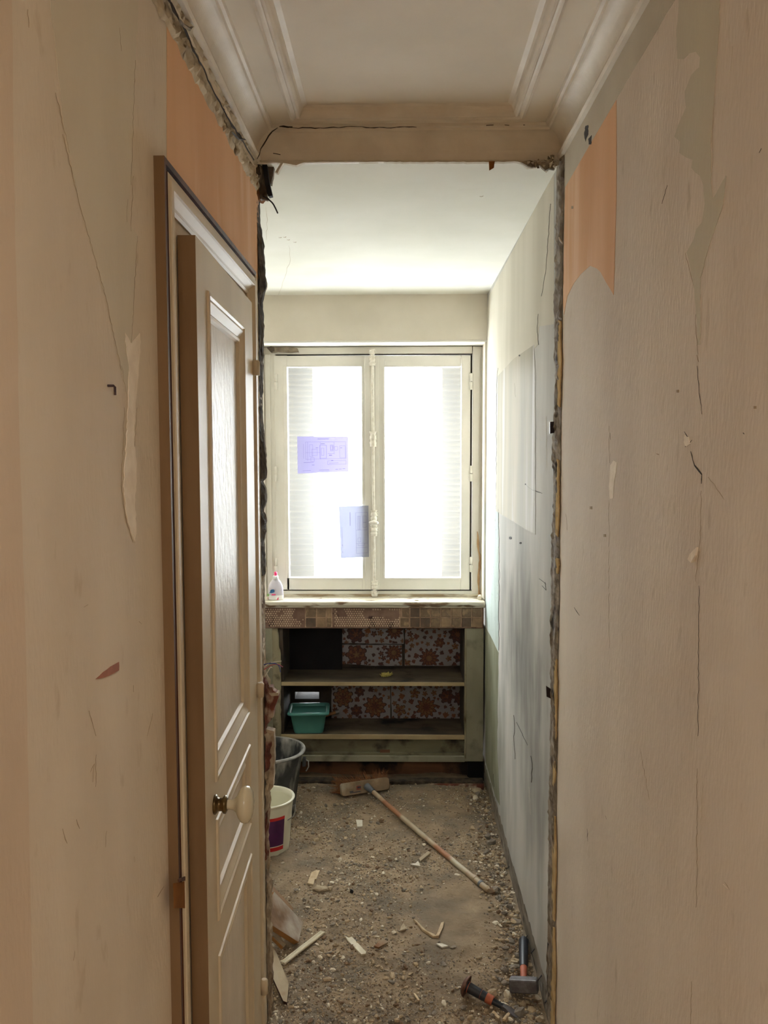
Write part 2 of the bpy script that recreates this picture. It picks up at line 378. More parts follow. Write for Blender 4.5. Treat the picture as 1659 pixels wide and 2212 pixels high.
# lower rough edge of the kitchen plaster
p = MB(); zs = []
y = 2.40
while y < 4.42:
    zs.append((y, .086 + random.uniform(-.012, .006))); y += random.uniform(.015, .05)
for (y0, z0), (y1, z1) in zip(zs, zs[1:]):
    p.add([(XR - .0015, y0, z0), (XR - .0015, y1, z1), (XR - .0015, y1, .10), (XR - .0015, y0, .10), (XR + .003, y0, z0), (XR + .003, y1, z1)], [(0, 3, 2, 1), (0, 1, 5, 4)], 'kitchen_wall')
p.build('plaster_edge', wkr)
p = MB()
for q in ((1098, 1871), (1113, 1948), (1137, 2020), (1152, 2049), (1167, 2106), (1182, 2154)):
    a = hx(q[0], q[1], XR); p.tube([a + Vector((.005, 0, 0)), a + Vector((-.012, -.03, .002))], .002, 'iron', 5)
p.build('skirting_nail', wkr)
# painted fields of the kitchen wall
p = MB()
patch(p, [(1056, 640), (1197, 372), (1197, 700), (1165, 705), (1162, 745), (1140, 770), (1105, 785), (1076, 812), (1072, 815), (1070, 1090), (1050, 1088), (1051, 700)], 0, XR, NR, 'kitchen_wall_upper', .0006, .8, 22, fix=(0, 1, 9, 10, 11))
p.build('upper_paint', wkr)['label'] = 'matt cream upper paint'
p = MB()
patch(p, [(1076, 812), (1110, 775), (1154, 745), (1157, 800), (1157, 1155), (1110, 1127), (1072, 1104)], 0, XR, NR, 'kitchen_wall_old', .0014, .5, 25)
p.build('varnished_patch', wkr)['label'] = 'shiny cream patch of older paint'
p = MB()
patch(p, [(1047, 1088), (1071, 1092), (1077, 1110), (1077, 1408), (1060, 1372), (1050, 1350)], 0, XR, NR, 'kitchen_wall_aqua', .0012, .6, 14, fix=(5, 4))
p.build('aqua_strip', wkr)['label'] = 'pale aqua speckled strip'
p = MB()
patch(p, [(1047, 1352), (1060, 1374), (1077, 1410), (1076, 1500), (1074, 1620), (1080, 1740), (1062, 1705), (1049, 1662)], 0, XR, NR, 'kitchen_wall_green', .0006, .8, 20, fix=(7,))
p.build('green_strip', wkr)['label'] = 'olive green lower strip'
p = MB()
for pts, ww in (([(1190, 440), (1180, 580), (1170, 640)], .0012), ([(1163, 678), (1161, 716), (1164, 745)], .0018), ([(1076, 795), (1073, 830), (1072, 1100)], .0012), ([(1077, 1100), (1079, 1200), (1078, 1405)], .003),
            ([(1135, 1045), (1150, 1058), (1172, 1066)], .0022), ([(1112, 828), (1114, 858)], .008), ([(1110, 1545), (1112, 1570), (1110, 1590), (1113, 1640)], .006), ([(1147, 1633), (1150, 1650), (1148, 1690)], .007),
            ([(1165, 1250), (1180, 1262)], .002), ([(1171, 1265), (1180, 1275), (1178, 1258)], .002), ([(1116, 1560), (1140, 1610)], .0012), ([(1058, 1088), (1046, 1086)], .001), ([(1066, 1672), (1068, 1700)], .006)):
    crackx(p, pts, ww, 'R', 'crack', .8, 9, .0014)
for (x, y, r) in ((1103, 1162, 3.2), (1125, 1173, 2.4), (1123, 768, 2), (1136, 1046, 1.6)):
    patch(p, [(x + r * math.cos(a) * .9, y + r * math.sin(a)) for a in (0, 1.1, 2.2, 3.0, 4.1, 5.2)], 0, XR, NR, 'crack', .002)
p.build('wall_cracks', wkr)
p = MB()
for x0, y0, x1, y1 in ((1163, 1160, 1165, 1175), (1180, 900, 1181, 1010), (1100, 1000, 1102, 1090), (1126, 850, 1127, 960), (1143, 1700, 1146, 1760)):
    crackx(p, [(x0, y0), (x1, y1)], .003, 'R', 'pale_scratch', .5, 9)
p.build('paint_drips', wkr)

# wallpaper fields on the corridor side
p = MB()
patch(p, [(1212, 380), (1214, 410), (1222, 404), (1332, 214), (1500, -70), (1408, -70), (1300, 160), (1216, 330)], 0, XR, NR, 'plaster_band', .001, .6, 26, fix=(0, 1, 2, 3, 4, 5))
p.build('painted_frieze', wr)['label'] = 'grey painted band under the cornice'
p = MB()
patch(p, [(1222, 402), (1332, 216), (1332, 420), (1326, 637), (1310, 610), (1298, 588), (1290, 580), (1275, 574), (1255, 592), (1240, 612), (1226, 640), (1219, 680), (1217, 660), (1219, 500)], 0, XR, NR, 'paper_orange', .0009, .7, 14, fix=(0, 1, 2, 12, 13))
p.build('orange_wallpaper', wr)['label'] = 'orange paper beside the broken edge'
p = MB()
patch(p, [(1470, -40), (1462, 75), (1464, 127), (1478, 128), (1490, 116), (1504, 112), (1513, 124), (1511, 145), (1494, 162), (1480, 198), (1483, 232), (1470, 260), (1457, 295), (1470, 306), (1468, 330), (1482, 340), (1497, 345), (1494, 362), (1502, 372), (1513, 380), (1520, 400), (1523, 440), (1517, 480), (1505, 495), (1498, 520),
          (1484, 545), (1490, 570), (1500, 620), (1506, 690), (1508, 745), (1513, 745), (1514, 600), (1530, 540), (1550, 480), (1563, 440), (1569, 380), (1540, 430), (1537, 400), (1536, 300), (1545, 180), (1554, 60), (1556, -40)], 0, XR, NR, 'paper_grey_right', .0008, .8, 12, fix=(39,))
p.build('torn_paper', wr)['label'] = 'greyish bare layer of a torn seam'
p = MB()
patch(p, [(1319, 1005), (1326, 995), (1333, 1000), (1331, 1020), (1327, 1040), (1325, 1076), (1318, 1078), (1316, 1050), (1318, 1030)], 0, XR, NR, 'plaster_pale', .0008, .6, 8)
patch(p, [(1509, 1182), (1500, 1190), (1494, 1197), (1489, 1208), (1496, 1216), (1505, 1200)], 0, XR, NR, 'plaster_pale', .003, .5, 8)
patch(p, [(1480, 940), (1488, 945), (1492, 958), (1483, 965), (1478, 955)], 0, XR, NR, 'plaster_pale', .001, .9, 5)
p.build('torn_plaster', wr)['label'] = 'pale plaster flecks in the seam'
p = MB()
for pts, ww, m in (([(1480, 545), (1505, 650), (1502, 700), (1508, 765)], .0016, 'scratch'), ([(1506, 790), (1510, 840), (1516, 895)], .0018, 'crack'), ([(1478, 932), (1490, 955), (1480, 965), (1495, 950)], .0022, 'crack'),
        ([(1492, 975), (1500, 1005), (1516, 1025), (1515, 1045)], .0035, 'crack'), ([(1515, 1060), (1513, 1160), (1510, 1185)], .0012, 'scratch'), ([(1510, 1190), (1502, 1255), (1506, 1262)], .0012, 'scratch'),
        ([(1510, 1265), (1508, 1590)], .0012, 'crack'), ([(1506, 1660), (1505, 1900), (1504, 1960)], .0014, 'scratch'), ([(1494, 2120), (1492, 2230)], .0012, 'scratch'), ([(1518, 1690), (1514, 1780), (1512, 1840)], .0012, 'pale_scratch'),
        ([(1316, 920), (1317, 1000)], .001, 'scratch'), ([(1315, 1080), (1316, 1400)], .0007, 'scratch'), ([(1318, 935), (1319, 950)], .002, 'crack'), ([(1382, 1616), (1404, 1730)], .0016, 'scratch'), ([(1268, 1790), (1270, 1818)], .004, 'crack'),
        ([(1240, 1312), (1252, 1330)], .004, 'crack'), ([(1222, 1110), (1225, 1145)], .004, 'scratch'), ([(1430, 440), (1442, 400)], .002, 'crack'), ([(1548, 430), (1568, 380)], .002, 'scratch'), ([(1562, 1910), (1572, 1920)], .003, 'pale_scratch'),
        ([(1565, 1905), (1576, 1922)], .002, 'scratch'), ([(1640, 330), (1645, 320)], .003, 'crack'), ([(1605, 935), (1608, 938)], .004, 'crack'), ([(1418, 980), (1424, 982)], .005, 'scratch'), ([(1308, 1762), (1310, 1770)], .002, 'crack'),
        ([(1530, 1030), (1565, 1080)], .0012, 'scratch'), ([(1540, 150), (1536, 480)], .001, 'pale_scratch'), ([(1583, 100), (1576, 160)], .001, 'pale_scratch'), ([(1505, 767), (1509, 782)], .006, 'scratch')):
    crackx(p, pts, ww, 'R', m)
for (x, y) in ((1237, 448), (1500, 1195), (1277, 1097), (1307, 1157), (1465, 845), (1632, 880)):
    patch(p, [(x - 2, y - 3), (x + 2, y - 3), (x + 2, y + 3), (x - 2, y + 3)], 0, XR, NR, 'scratch', .0014)
p.build('paper_cracks', wr)
# hole in frieze band
p = MB()
patch(p, [(1266, 272), (1272, 270), (1272, 290), (1266, 306), (1263, 290)], 0, XR, NR, 'crack', .0016, .7, 4)
patch(p, [(1272, 300), (1279, 292), (1278, 312), (1273, 312)], 0, XR, NR, 'crack', .0016, .7, 4)
p.build('frieze_hole', wr)

# ---------------------------------------------------------------- ceilings and cornice
def ubands(mb, prof, xl, xr, ye, y0, m, pe=None):
    pe = pe or [q[0] for q in prof]
    rows = [[Vector((xl + p_, y0, z)), Vector((xl + p_, ye - e_, z)), Vector((xr - p_, ye - e_, z)), Vector((xr - p_, y0, z))] for (p_, z), e_ in zip(prof, pe)]
    vs = []; 
    SEG = 18
    for r in rows:
        for a, b in zip(r, r[1:]):
            for j in range(SEG): vs.append(a.lerp(b, j / SEG))
        vs.append(r[-1])
    n = 3 * SEG + 1
    vs = [v + Vector((0, 0, 1)) * (noise.noise(v * 5) * .0014) for v in vs]
    mb.add(vs, [(i * n + j, (i + 1) * n + j, (i + 1) * n + j + 1, i * n + j + 1) for i in range(len(prof) - 1) for j in range(n - 1)], m)
c = MB(); c.box((XL - .1, -3, HC + .016), (XR + .1, 2.5, HC + .1), 'ceiling_paint')
# soffit between cornice and moulding
c.add([(XL, -3, HC), (-.289, -3, HC), (-.289, 2.325, HC), (XL, 2.5, HC)], [(0, 3, 2, 1)], 'ceiling_paint')
c.add([(XR, -3, HC), (.335, -3, HC), (.335, 2.325, HC), (XR, 2.5, HC)], [(0, 1, 2, 3)], 'ceiling_paint')
c.add([(XL, 2.5, HC), (-.289, 2.325, HC), (.335, 2.325, HC), (XR, 2.5, HC)], [(0, 3, 2, 1)], 'ceiling_paint')
ceil = struct(c.build('ceiling'), 'off white panelled corridor ceiling')
c = MB()
ubands(c, [(-.004, HC), (-.004, HC - .008), (.003, HC - .011), (.008, HC - .006), (.012, HC - .004), (.016, HC - .009), (.022, HC - .010), (.027, HC - .003), (.03, HC + .006), (.034, HC + .012), (.046, HC + .016)], -.289, .335, 2.325, -3, 'cornice_paint')
struct(c.build('trim_1'), 'moulded frame of the recessed ceiling panel')
c = MB()
cove = [(-.01, 2.50), (.0, 2.580), (.012, 2.580), (.016, 2.587), (.014, 2.595), (.006, 2.599)] + [(.006 + .036 * (1 - math.cos(a)), 2.599 + .046 * math.sin(a)) for a in [PI / 2 * k / 14 for k in range(1, 15)]] + [(.045, 2.645), (.048, 2.651), (.055, 2.653), (.058, 2.660), (.0585, 2.664)]
prof = cove[1:]
ubands(c, prof, XL, XR, YE, -3, 'cornice_paint', [0, .001, .002, .003, .004] + [q[0] for q in prof[5:]])
c.box((XL - .02, YE + .0005, 2.60), (XR + .02, 2.5, 2.72), 'cornice_paint'); c.box((XL - .02, YE, 2.576), (XR + .02, 2.439, 2.72), 'cornice_paint')
cor = struct(c.build('trim_2'), 'plaster cove cornice running round the corridor')
# header cracks
p = MB()
def cracky(mb, pts, yv, wd, m='crack'):
    P = jag([Vector(q) for q in pts], 1.3, 9)
    mb.ribbon([hy(q[0], q[1], yv) for q in P], wd, (0, -1, 0), m, .002)
cracky(p, [(603, 274), (634, 276), (700, 277), (760, 273), (800, 276), (900, 275)], 2.368, .0022)
cracky(p, [(604, 273), (632, 274)], 2.366, .006)
cracky(p, [(1050, 271), (1066, 270)], 2.366, .006); cracky(p, [(1090, 270), (1100, 271)], 2.366, .005); cracky(p, [(1130, 270), (1134, 270)], 2.366, .005)
cracky(p, [(555, 344), (563, 322), (575, 303), (588, 284), (600, 276)], 2.366, .004)
cracky(p, [(590, 331), (606, 334)], 2.40, .006)
p.build('plaster_cracks', cor)
# plaster crumbs hanging from the header's broken underside
p = MB()
def plate(mb, px, yv, m, th=.02):
    W = [hy(q[0], q[1], yv) for q in jag([Vector(q) for q in px], .8, 7, True)]
    mb.prism([v + Vector((0, th, 0)) for v in W], (0, -th, 0), m)
plate(p, [(560, 346), (1210, 346), (1205, 358), (1190, 362), (1182, 370), (1168, 356), (1152, 361), (1140, 362), (1128, 352), (1118, 349), (1060, 350), (900, 350), (700, 349), (660, 350), (640, 357), (625, 354), (612, 352), (604, 365), (600, 374), (594, 372), (600, 362), (606, 352), (590, 350), (562, 350)], 2.425, 'plaster_band', .015)
plate(p, [(1125, 350), (1145, 346), (1160, 352), (1175, 350), (1188, 352), (1200, 356), (1198, 366), (1186, 364), (1178, 368), (1166, 357), (1150, 361), (1140, 359)], 2.412, 'raw_plaster', .01)
plate(p, [(1056, 348), (1069, 348), (1067, 362), (1057, 368)], 2.41, 'orange_dark', .003)
for i in range(26):
    x = random.uniform(1140, 1212); b = hy(x, random.uniform(338, 362), 2.40 + random.uniform(-.015, .02)); r = random.uniform(.004, .011)
    p.add([b + Vector((random.uniform(-r, r), random.uniform(-r, r), random.uniform(-r, r))) for _ in range(5)], [(0, 1, 2), (0, 2, 3), (0, 3, 4), (1, 2, 3), (2, 3, 4), (0, 1, 4)], random.choice(['raw_plaster', 'plaster_band', 'mortar']))
p.build('broken_plaster', cor)
# broken band between cornice and orange paper, door side
p = MB()
rows = 9; cols = 110; vs = []
for i in range(cols + 1):
    yy = .95 + (2.46 - .95) * i / cols
    for j in range(rows + 1):
        zz = 2.497 + .086 * j / rows + (noise.noise(Vector((yy * 30, 3.3, 1))) * .012 if j == 0 else 0)
        d = .004 + .010 * max(0, noise.noise(Vector((yy * 26, zz * 60, 0)))) + .008 * noise.noise(Vector((yy * 70, zz * 140, 4)))
        if j in (0, rows): d = .0008
        if j in (6, 7) : d -= .012
        vs.append((XL + max(d, -.004), yy, zz))
p.add(vs, [(i * (rows + 1) + j, (i + 1) * (rows + 1) + j, (i + 1) * (rows + 1) + j + 1, i * (rows + 1) + j + 1) for i in range(cols) for j in range(rows)], 'crumb')
p.build('broken_plaster', wl)['label'] = 'crumbling plaster under the cornice'
p = MB()
P = jag([Vector(q) for q in ((352, -30), (372, 15), (398, 62), (412, 95), (435, 140), (462, 200), (500, 270), (525, 305), (548, 345))], 1.6, 10)
p.ribbon([hx(q[0], q[1], XL + .013) for q in P], [.004 + .010 * abs(noise.noise(Vector((i * .35, 0, 0)))) * 2 for i in range(len(P))], NL, 'crack', .002)
P = jag([Vector(q) for q in ((385, 42), (397, 55), (410, 63), (415, 58))], .8, 6); p.ribbon([hx(q[0], q[1], XL + .016) for q in P], .007, NL, 'raw_plaster', .003)
P = jag([Vector(q) for q in ((500, 285), (515, 300), (530, 302))], .8, 6); p.ribbon([hx(q[0], q[1], XL + .016) for q in P], .005, NL, 'crack', .003)
p.build('plaster_crack', wl)['label'] = 'black gap along the cornice'

# kitchen shell
k = MB(); k.box((KL - .1, 2.44, HK), (XR + .1, 5.0, HK + .1), 'kitchen_ceiling')
kc = struct(k.build('ceiling'), 'white kitchen ceiling')
p = MB()
for x, y in ((602, 513), (620, 518), (612, 512), (634, 523), (1036, 424)):
    a = hz(x, y, HK - .0006); p.ribbon([a, a + Vector((.008, .004, 0)), a + Vector((.012, -.006, 0))], .004, (0, 0, -1), 'scratch')
for pts in ([(575, 520), (578, 475), (574, 445)], [(600, 640), (615, 600), (628, 560), (624, 530)]):
    P = jag([Vector(q) for q in pts], 1.4, 9); p.ribbon([hz(q[0], q[1], HK - .0004) for q in P], .0016, (0, 0, -1), 'plaster_band', .0006)
p.build('ceiling_cracks', kc)
k = MB(); k.box((KL - .1, 2.40, -.05), (KL, 5.0, 2.7), 'kitchen_paint_beige'); struct(k.build('wall_left'), 'kitchen side wall beyond the opening')
k = MB(); k.box((KL - .1, 2.42, -.05), (XL - .1, 2.50, 2.7), 'kitchen_paint_beige'); struct(k.build('wall_front'), 'kitchen side of the removed partition')
k = MB(); k.box((XL - .1, -3.1, -.05), (XR + .1, -3, 2.9), 'hall_dark'); struct(k.build('wall_back'), 'corridor end behind the viewer')
k = MB(); k.box((XL - .1, -3, -.06), (XR + .1, 2.2, 0), 'floor_pale'); struct(k.build('floor'), 'bare corridor floor')

# end wall with lintel
def Z(y, Y, x=830): return hy(x, y, Y).z
def X(x, Y, y=1000): return hy(x, y, Y).x
zl = Z(737, YK)
k = MB()
k.box((KL, YK, zl), (XR, 4.60, HK), 'kitchen_paint_beige')
k.box((KL - .1, 4.60, Z(760, 4.6)), (XR + .1, 4.98, 2.9), 'outside_wall')
# soft cove joining ceiling and lintel
k.add([(KL, YK - .03 * math.cos(a), HK - .03 + .0305 * math.sin(a)) for a in []], [], 'kitchen_paint_beige')
xj = X(1043, 4.58)
k.box((xj, YK + .10, .9), (XR, 5.0, zl), 'kitchen_paint_beige')
k.box((KL, YK + .02, .0), (X(573, 4.58) , 5.0, zl), 'kitchen_paint_beige')
k.box((X(1046, YK), YK, .97), (XR, 4.55, zl), 'kitchen_paint_beige')
# outer masonry cheeks and the wall below the sill, with the daylight hole and slit left open
xo0, xo1 = X(612, 4.8), X(1003, 4.8)
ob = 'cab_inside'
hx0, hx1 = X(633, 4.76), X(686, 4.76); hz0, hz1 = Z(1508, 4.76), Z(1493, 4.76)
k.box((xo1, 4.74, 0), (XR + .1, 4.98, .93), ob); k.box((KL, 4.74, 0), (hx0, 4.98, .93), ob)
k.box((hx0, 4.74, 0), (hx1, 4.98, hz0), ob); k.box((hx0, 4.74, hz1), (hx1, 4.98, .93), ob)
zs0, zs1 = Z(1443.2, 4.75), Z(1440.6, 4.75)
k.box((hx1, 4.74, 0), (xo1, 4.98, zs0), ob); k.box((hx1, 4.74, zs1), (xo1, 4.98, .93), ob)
xx = hx1
while xx < xo1:      # crumbs that block most of the slit
    ln = random.uniform(.02, .16); k.box((xx, 4.74, zs0 - .002), (min(xx + ln, xo1), 4.98, zs1 + .002), ob); xx += ln + random.choice([.004, .008, .014, .03])
struct(k.build('wall_far'), 'beige end wall of the kitchen around the window')

# crown moulding below the lintel
k = MB()
pr = [(YK + .0, Z(735, YK)), (YK - .006, Z(737, YK)), (YK - .006, Z(739, YK)), (YK + .01, Z(741, YK)), (YK + .04, Z(744, YK + .04)), (YK + .09, Z(746, YK + .09)), (YK + .16, Z(748, YK + .16))]
k.add([(x, y, z) for y, z in pr for x in (KL, XR)], [(i * 2, i * 2 + 1, i * 2 + 3, i * 2 + 2) for i in range(len(pr) - 1)], 'window_paint', True)
struct(k.build('trim_3'), 'cream moulding above the kitchen window')
p = MB()
plate(p, [(577, 751), (585, 748), (600, 750), (625, 749), (642, 752), (645, 760), (620, 761), (600, 760), (586, 762)], 4.54, 'raw_plaster', .02)
plate(p, [(576, 751), (592, 751), (593, 758), (585, 761)], 4.535, 'raw_dark', .01)
struct(p.build('trim_4'), 'rotten chipped wood above the window frame')

# ---------------------------------------------------------------- partition scars
def scar(prof, yl, m, name, parent, dir_):   # rough vertical stub: prof = [(py, px edge)]
    mb = MB(); n = 260; cols = 7
    ys = [prof[0][0] + (prof[-1][0] - prof[0][0]) * i / n for i in range(n + 1)]
    def edge(y):
        for (a, xa), (b, xb) in zip(prof, prof[1:]):
            if a <= y <= b: return xa + (xb - xa) * (y - a) / (b - a + 1e-6)
        return prof[-1][1]
    vs = []
    for y in ys:
        e = edge(y) + noise.noise(Vector((y * .021, 2, 0))) * 1.4 + noise.noise(Vector((y * .067, 9, 0))) * 1.0 + random.uniform(-.8, .8) - 1.5
        tip = hy(e, y, 2.49)
        base = XL - .02
        for j in range(cols + 1):
            t = j / cols
            yy = 2.44 + .058 * t
            bulge = (tip.x - XL) * (.25 + .75 * min(1, t * 1.5)) if t < .67 else (tip.x - XL)
            xx = XL + max(.0006, bulge) + noise.noise(Vector((y * .033, t * 4, 1))) * (.006 if ys.index(y) > 230 or y < 440 or y > 1400 else .0015) + random.uniform(-.0012, .0012)
            vs.append((xx, yy + noise.noise(Vector((y * .08, t * 5, 9))) * .008, tip.z))
        vs.append((XL - .05, 2.51, tip.z))
    c = cols + 2
    fs = [(i * c + j, (i + 1) * c + j, (i + 1) * c + j + 1, i * c + j + 1) for i in range(n) for j in range(c - 1)]
    o = len(mb.v); mb.v += vs
    for f in fs:
        yv = ys[f[0] // c]; mm = m(yv, f[0] % c)
        mb.f.append(list(f)); mb.m.append(mb.mi(mm)); mb.smooth.append(False)
    return mb.build(name, parent)
LP = [(352, 572), (380, 576), (430, 560), (460, 560), (520, 570), (560, 573), (600, 574), (620, 578), (650, 569), (700, 571), (860, 568), (930, 570), (960, 576), (1030, 579), (1040, 570), (1060, 576), (1085, 578), (1100, 571), (1115, 577), (1150, 577), (1165, 573), (1235, 575), (1250, 571),
      (1330, 572), (1400, 572), (1450, 574), (1470, 583), (1482, 585), (1492, 590), (1500, 601), (1506, 600), (1520, 592), (1555, 589), (1565, 580), (1578, 581), (1582, 592), (1600, 593), (1650, 591), (1655, 587), (1690, 588), (1700, 584), (1740, 586), (1800, 582), (1830, 582), (1860, 586), (1885, 583), (1895, 590), (1930, 588), (2000, 588), (2100, 590), (2215, 592)]
def lm(y, j):
    if y < 430: return 'raw_plaster'
    if y < 930: return 'raw_dark'
    if 1450 < y < 1575 or 1590 < y < 1650 or 1740 < y < 1840: return 'brick_red' if j < 5 else 'mortar'
    return 'mortar' if y > 1240 else ('raw_dark' if j < 5 else 'raw_plaster')
sc = scar(LP, 2.49, lm, 'broken_edge', wl, 1); sc['label'] = 'jagged broken brick and plaster edge'
# horizontal ledge of brick
p = MB()
plate(p, [(572, 1484), (588, 1484), (590, 1492), (600, 1498), (602, 1505), (598, 1516), (592, 1530), (590, 1550), (572, 1556)], 2.47, 'brick_red', .03)
plate(p, [(572, 1498), (601, 1497), (601, 1503), (572, 1505)], 2.465, 'mortar', .03)
plate(p, [(575, 1575), (592, 1580), (593, 1640), (590, 1700), (582, 1710), (575, 1700)], 2.468, 'mortar', .03)
p.build('brick_stub', wl)['label'] = 'red brick stub left in the broken edge'
# kitchen-side strip opposite: bare plaster scar in the other wall
p = MB(); n = 240; vs = []
for i in range(n + 1):
    z = .0 + 2.58 * i / n
    y0 = 2.394 + noise.noise(Vector((z * 4.1, 0, 5))) * .010 + random.uniform(-.003, .003); y1 = 2.508 + noise.noise(Vector((z * 5.3, 8, 5))) * .020 + noise.noise(Vector((z * 17, 3, 5))) * .008 + random.uniform(-.004, .004)
    for j in range(7):
        t = j / 6; d = 0.0008 if j in (0, 6) else .006 + .006 * noise.noise(Vector((z * 7, t * 5, 2))) + random.uniform(-.0025, .0025)
        if j == 0: d = .0002
        vs.append((XR - max(.0036 if 0 < j < 6 else .0016, d), y0 + (y1 - y0) * t, z))
p.add(vs, [(i * 7 + j, i * 7 + j + 1, (i + 1) * 7 + j + 1, (i + 1) * 7 + j) for i in range(n) for j in range(6)], 'raw_plaster')
p.build('plaster_scar', wkr)['label'] = 'bare plaster scar of the removed partition'
p = MB()
for y0, y1, dx in ((690, 880, 2), (990, 1160, 1), (1203, 1240, 3), (1420, 1600, 1), (1640, 1700, 0), (1760, 1990, 2), (2000, 2230, 3)):
    x = 1215 - (y0 - 380) * .011
    patch(p, [(x - 4, y0), (x + dx, y0 + 4), (x + dx + 1, (y0 + y1) / 2), (x + dx - 2, y1), (x - 5, y1 - 6)], 0, XR - .002, NR, 'tape', .004, .8, 12)
p.build('masking_tape', wr)['label'] = 'yellowed paper tape along the broken edge'

# iron ties
def tie(label, pts, foot):
    mb = MB(); W = [hy(q[0], q[1], 2.47) for q in pts]
    mb.prism([v + Vector((0, .006, 0)) for v in W], (0, -.006, 0), 'iron')
    c0 = sum((v for v in W), Vector()) / len(W)
    mb.tube([c0 + Vector((0, .004, 0)), c0 + Vector((0, -.010, 0))], .0035, 'iron', 8)
    a, b = W[1], W[2]
    d = Vector((max(.0, XR - a.x) + .01, 0, 0))
    mb.prism([a + Vector((0, .006, 0)), a + d + Vector((0, .006, 0)), b + d + Vector((0, .006, 0)), b + Vector((0, .006, 0))], (0, -.006, 0), 'iron')
    o = mb.build('wall_tie'); return tag(o, label, 'metal bracket', 'iron ties sticking out of the plaster scar')
tie('small black iron bracket plate with a screw, topmost in the plaster scar', [(1188, 911), (1206, 910), (1206, 933), (1188, 937)], 0)
tie('bent black iron strap beside the soot stained kitchen wall, middle of the scar', [(1180, 1482), (1205, 1498), (1205, 1516), (1181, 1505)], 0)
tie('short rusty iron strap low in the scar above the club hammer', [(1183, 2037), (1199, 2056), (1199, 2079), (1183, 2057)], 0)
p = MB(); q = [hy(1208, 513, 2.40), hy(1210, 519, 2.39), hy(1216, 526, 2.40), hy(1220, 530, 2.43)]
p.tube(q, .0022, 'wire_white', 6); tag(p.build('wire_clip'), 'little white bent wire clip beside the orange paper', 'clip')

# nail hook on the papered wall
a = hx(232, 833, XL)
p = MB(); p.tube([a - Vector((.005, 0, 0)), a + Vector((.008, .002, 0)), a + Vector((.0095, .003, -.002)), a + Vector((.0095, .003, -.013))], .0018, 'nail_iron', 8)
tag(p.build('wall_hook'), 'small bent iron hook nailed into the cream papered wall', 'hook')

# ---------------------------------------------------------------- door
door = empty('door_1', (XL, 1.9, 0)); struct(door, 'cream panelled door standing slightly ajar')
XA = -.390
def ax(x, y): return hx(x, y, XA)
ztop_o = ax(372, 358).z; ztop_i = ax(392, 467.5).z
ya0, ya1 = ax(368, 1000).y, ax(559, 1000).y
# architrave profile across its width: (distance from outer edge, X, material)
PRF = [(0, XL), (0, XA), (.012, XA), (.0122, XA - .008), (.022, XA - .008), (.0222, XA), (.034, XA + .001), (.0345, XA + .004), (.05, XA + .004), (.052, XA), (.066, XA - .010), (.070, XA - .012), (.074, XA - .009), (.080, XA - .013), (.080, XL + .001)]
fr = MB()
zb = -.0
yo0, yo1 = ya0, ya1
wid = ztop_o - ztop_i
sc_ = wid / .080
prev = None
for i in range(len(PRF) - 1):
    d0, x0 = PRF[i]; d1, x1 = PRF[i + 1]; d0 *= sc_; d1 *= sc_
    mm = 'wood_stripped' if 2 <= i <= 4 else ('wood_brown_shade' if i == 0 else ('wood_stripped' if i == 1 else 'door_paint'))  # outer side face coloured brown to paint in its backlit shade
    mr = 'door_paint' if i > 4 else 'wood_stripped'
    # left jamb, head, right jamb (mitred)
    P0 = [(x0, yo0 + d0, zb), (x0, yo0 + d0, ztop_o - d0), (x0, yo1 - d0, ztop_o - d0), (x0, yo1 - d0, zb)]
    P1 = [(x1, yo0 + d1, zb), (x1, yo0 + d1, ztop_o - d1), (x1, yo1 - d1, ztop_o - d1), (x1, yo1 - d1, zb)]
    for s_ in range(3):
        mmm = (mm, mr, 'door_paint')[s_]
        fr.add([P0[s_], P0[s_ + 1], P1[s_ + 1], P1[s_]], [(0, 1, 2, 3)], mmm)
fr_o = smooth_by_angle(fr.build('door_frame', door), 25)
p = MB(); patch(p, [(374, 1908), (398, 1904), (399, 1962), (375, 1962)], 0, XA + .001, NL, 'orange_dark', .001, .8, 8)
patch(p, [(384, 1899), (398, 1893), (398, 1902), (384, 1905)], 0, XA + .003, NL, 'wood_stripped', .002)
p.build('frame_stain', door)['label'] = 'orange brown stain on the frame'
# leaf plane
L0 = Vector((-.372, 1.55, 0)); L1 = Vector((-.3895, 2.236, 0)); LD = (L1 - L0).normalized(); LN = Vector((LD.y, -LD.x, 0))
LW = (L1 - L0).length
TL = Matrix(((LD.x, LN.x, 0, L0.x), (LD.y, LN.y, 0, L0.y), (0, 0, 1, 0), (0, 0, 0, 1)))   # local x = along, y = out, z up
def lp(px, py):
    d = ray(px, py); o = Vector((0, 0, EYE)); t = (L0 - o).dot(LN) / d.dot(LN); q = o + d * t
    return (q - L0).dot(LD), q.z
ztop = lp(429, 516)[1]
pa, pb = lp(450, 631), lp(457, 1698); s0 = (pa[0] + lp(457.5, 1300)[0]) / 2; s1 = lp(532, 1200)[0]
zt1, zb1 = (pa[1] + lp(528.8, 715)[1]) / 2, (pb[1] + lp(532, 1551)[1]) / 2
zt2, zb2 = (lp(457.5, 1791)[1] + lp(530, 1636)[1]) / 2, (lp(457, 2018)[1] + lp(533, 1804)[1]) / 2
zt3 = (lp(458.6, 2110)[1] + lp(530, 1887)[1]) / 2; zb3 = .12
lf = MB(); TH = .033
def lbox(mb, x0, x1, z0, z1, m, y0=-TH, y1=0): mb.box((x0, y0, z0), (x1, y1, z1), m, TL)
lbox(lf, 0, LW, .01, ztop, 'door_paint', -TH, -.013)
lbox(lf, 0, s0, .01, ztop, 'door_paint'); lbox(lf, s1, LW, .01, ztop, 'door_paint')
for z0, z1 in ((zt1, ztop), (zt2, zb1), (zt3, zb2), (.01, zb3)): lbox(lf, s0, s1, z0, z1, 'door_paint')
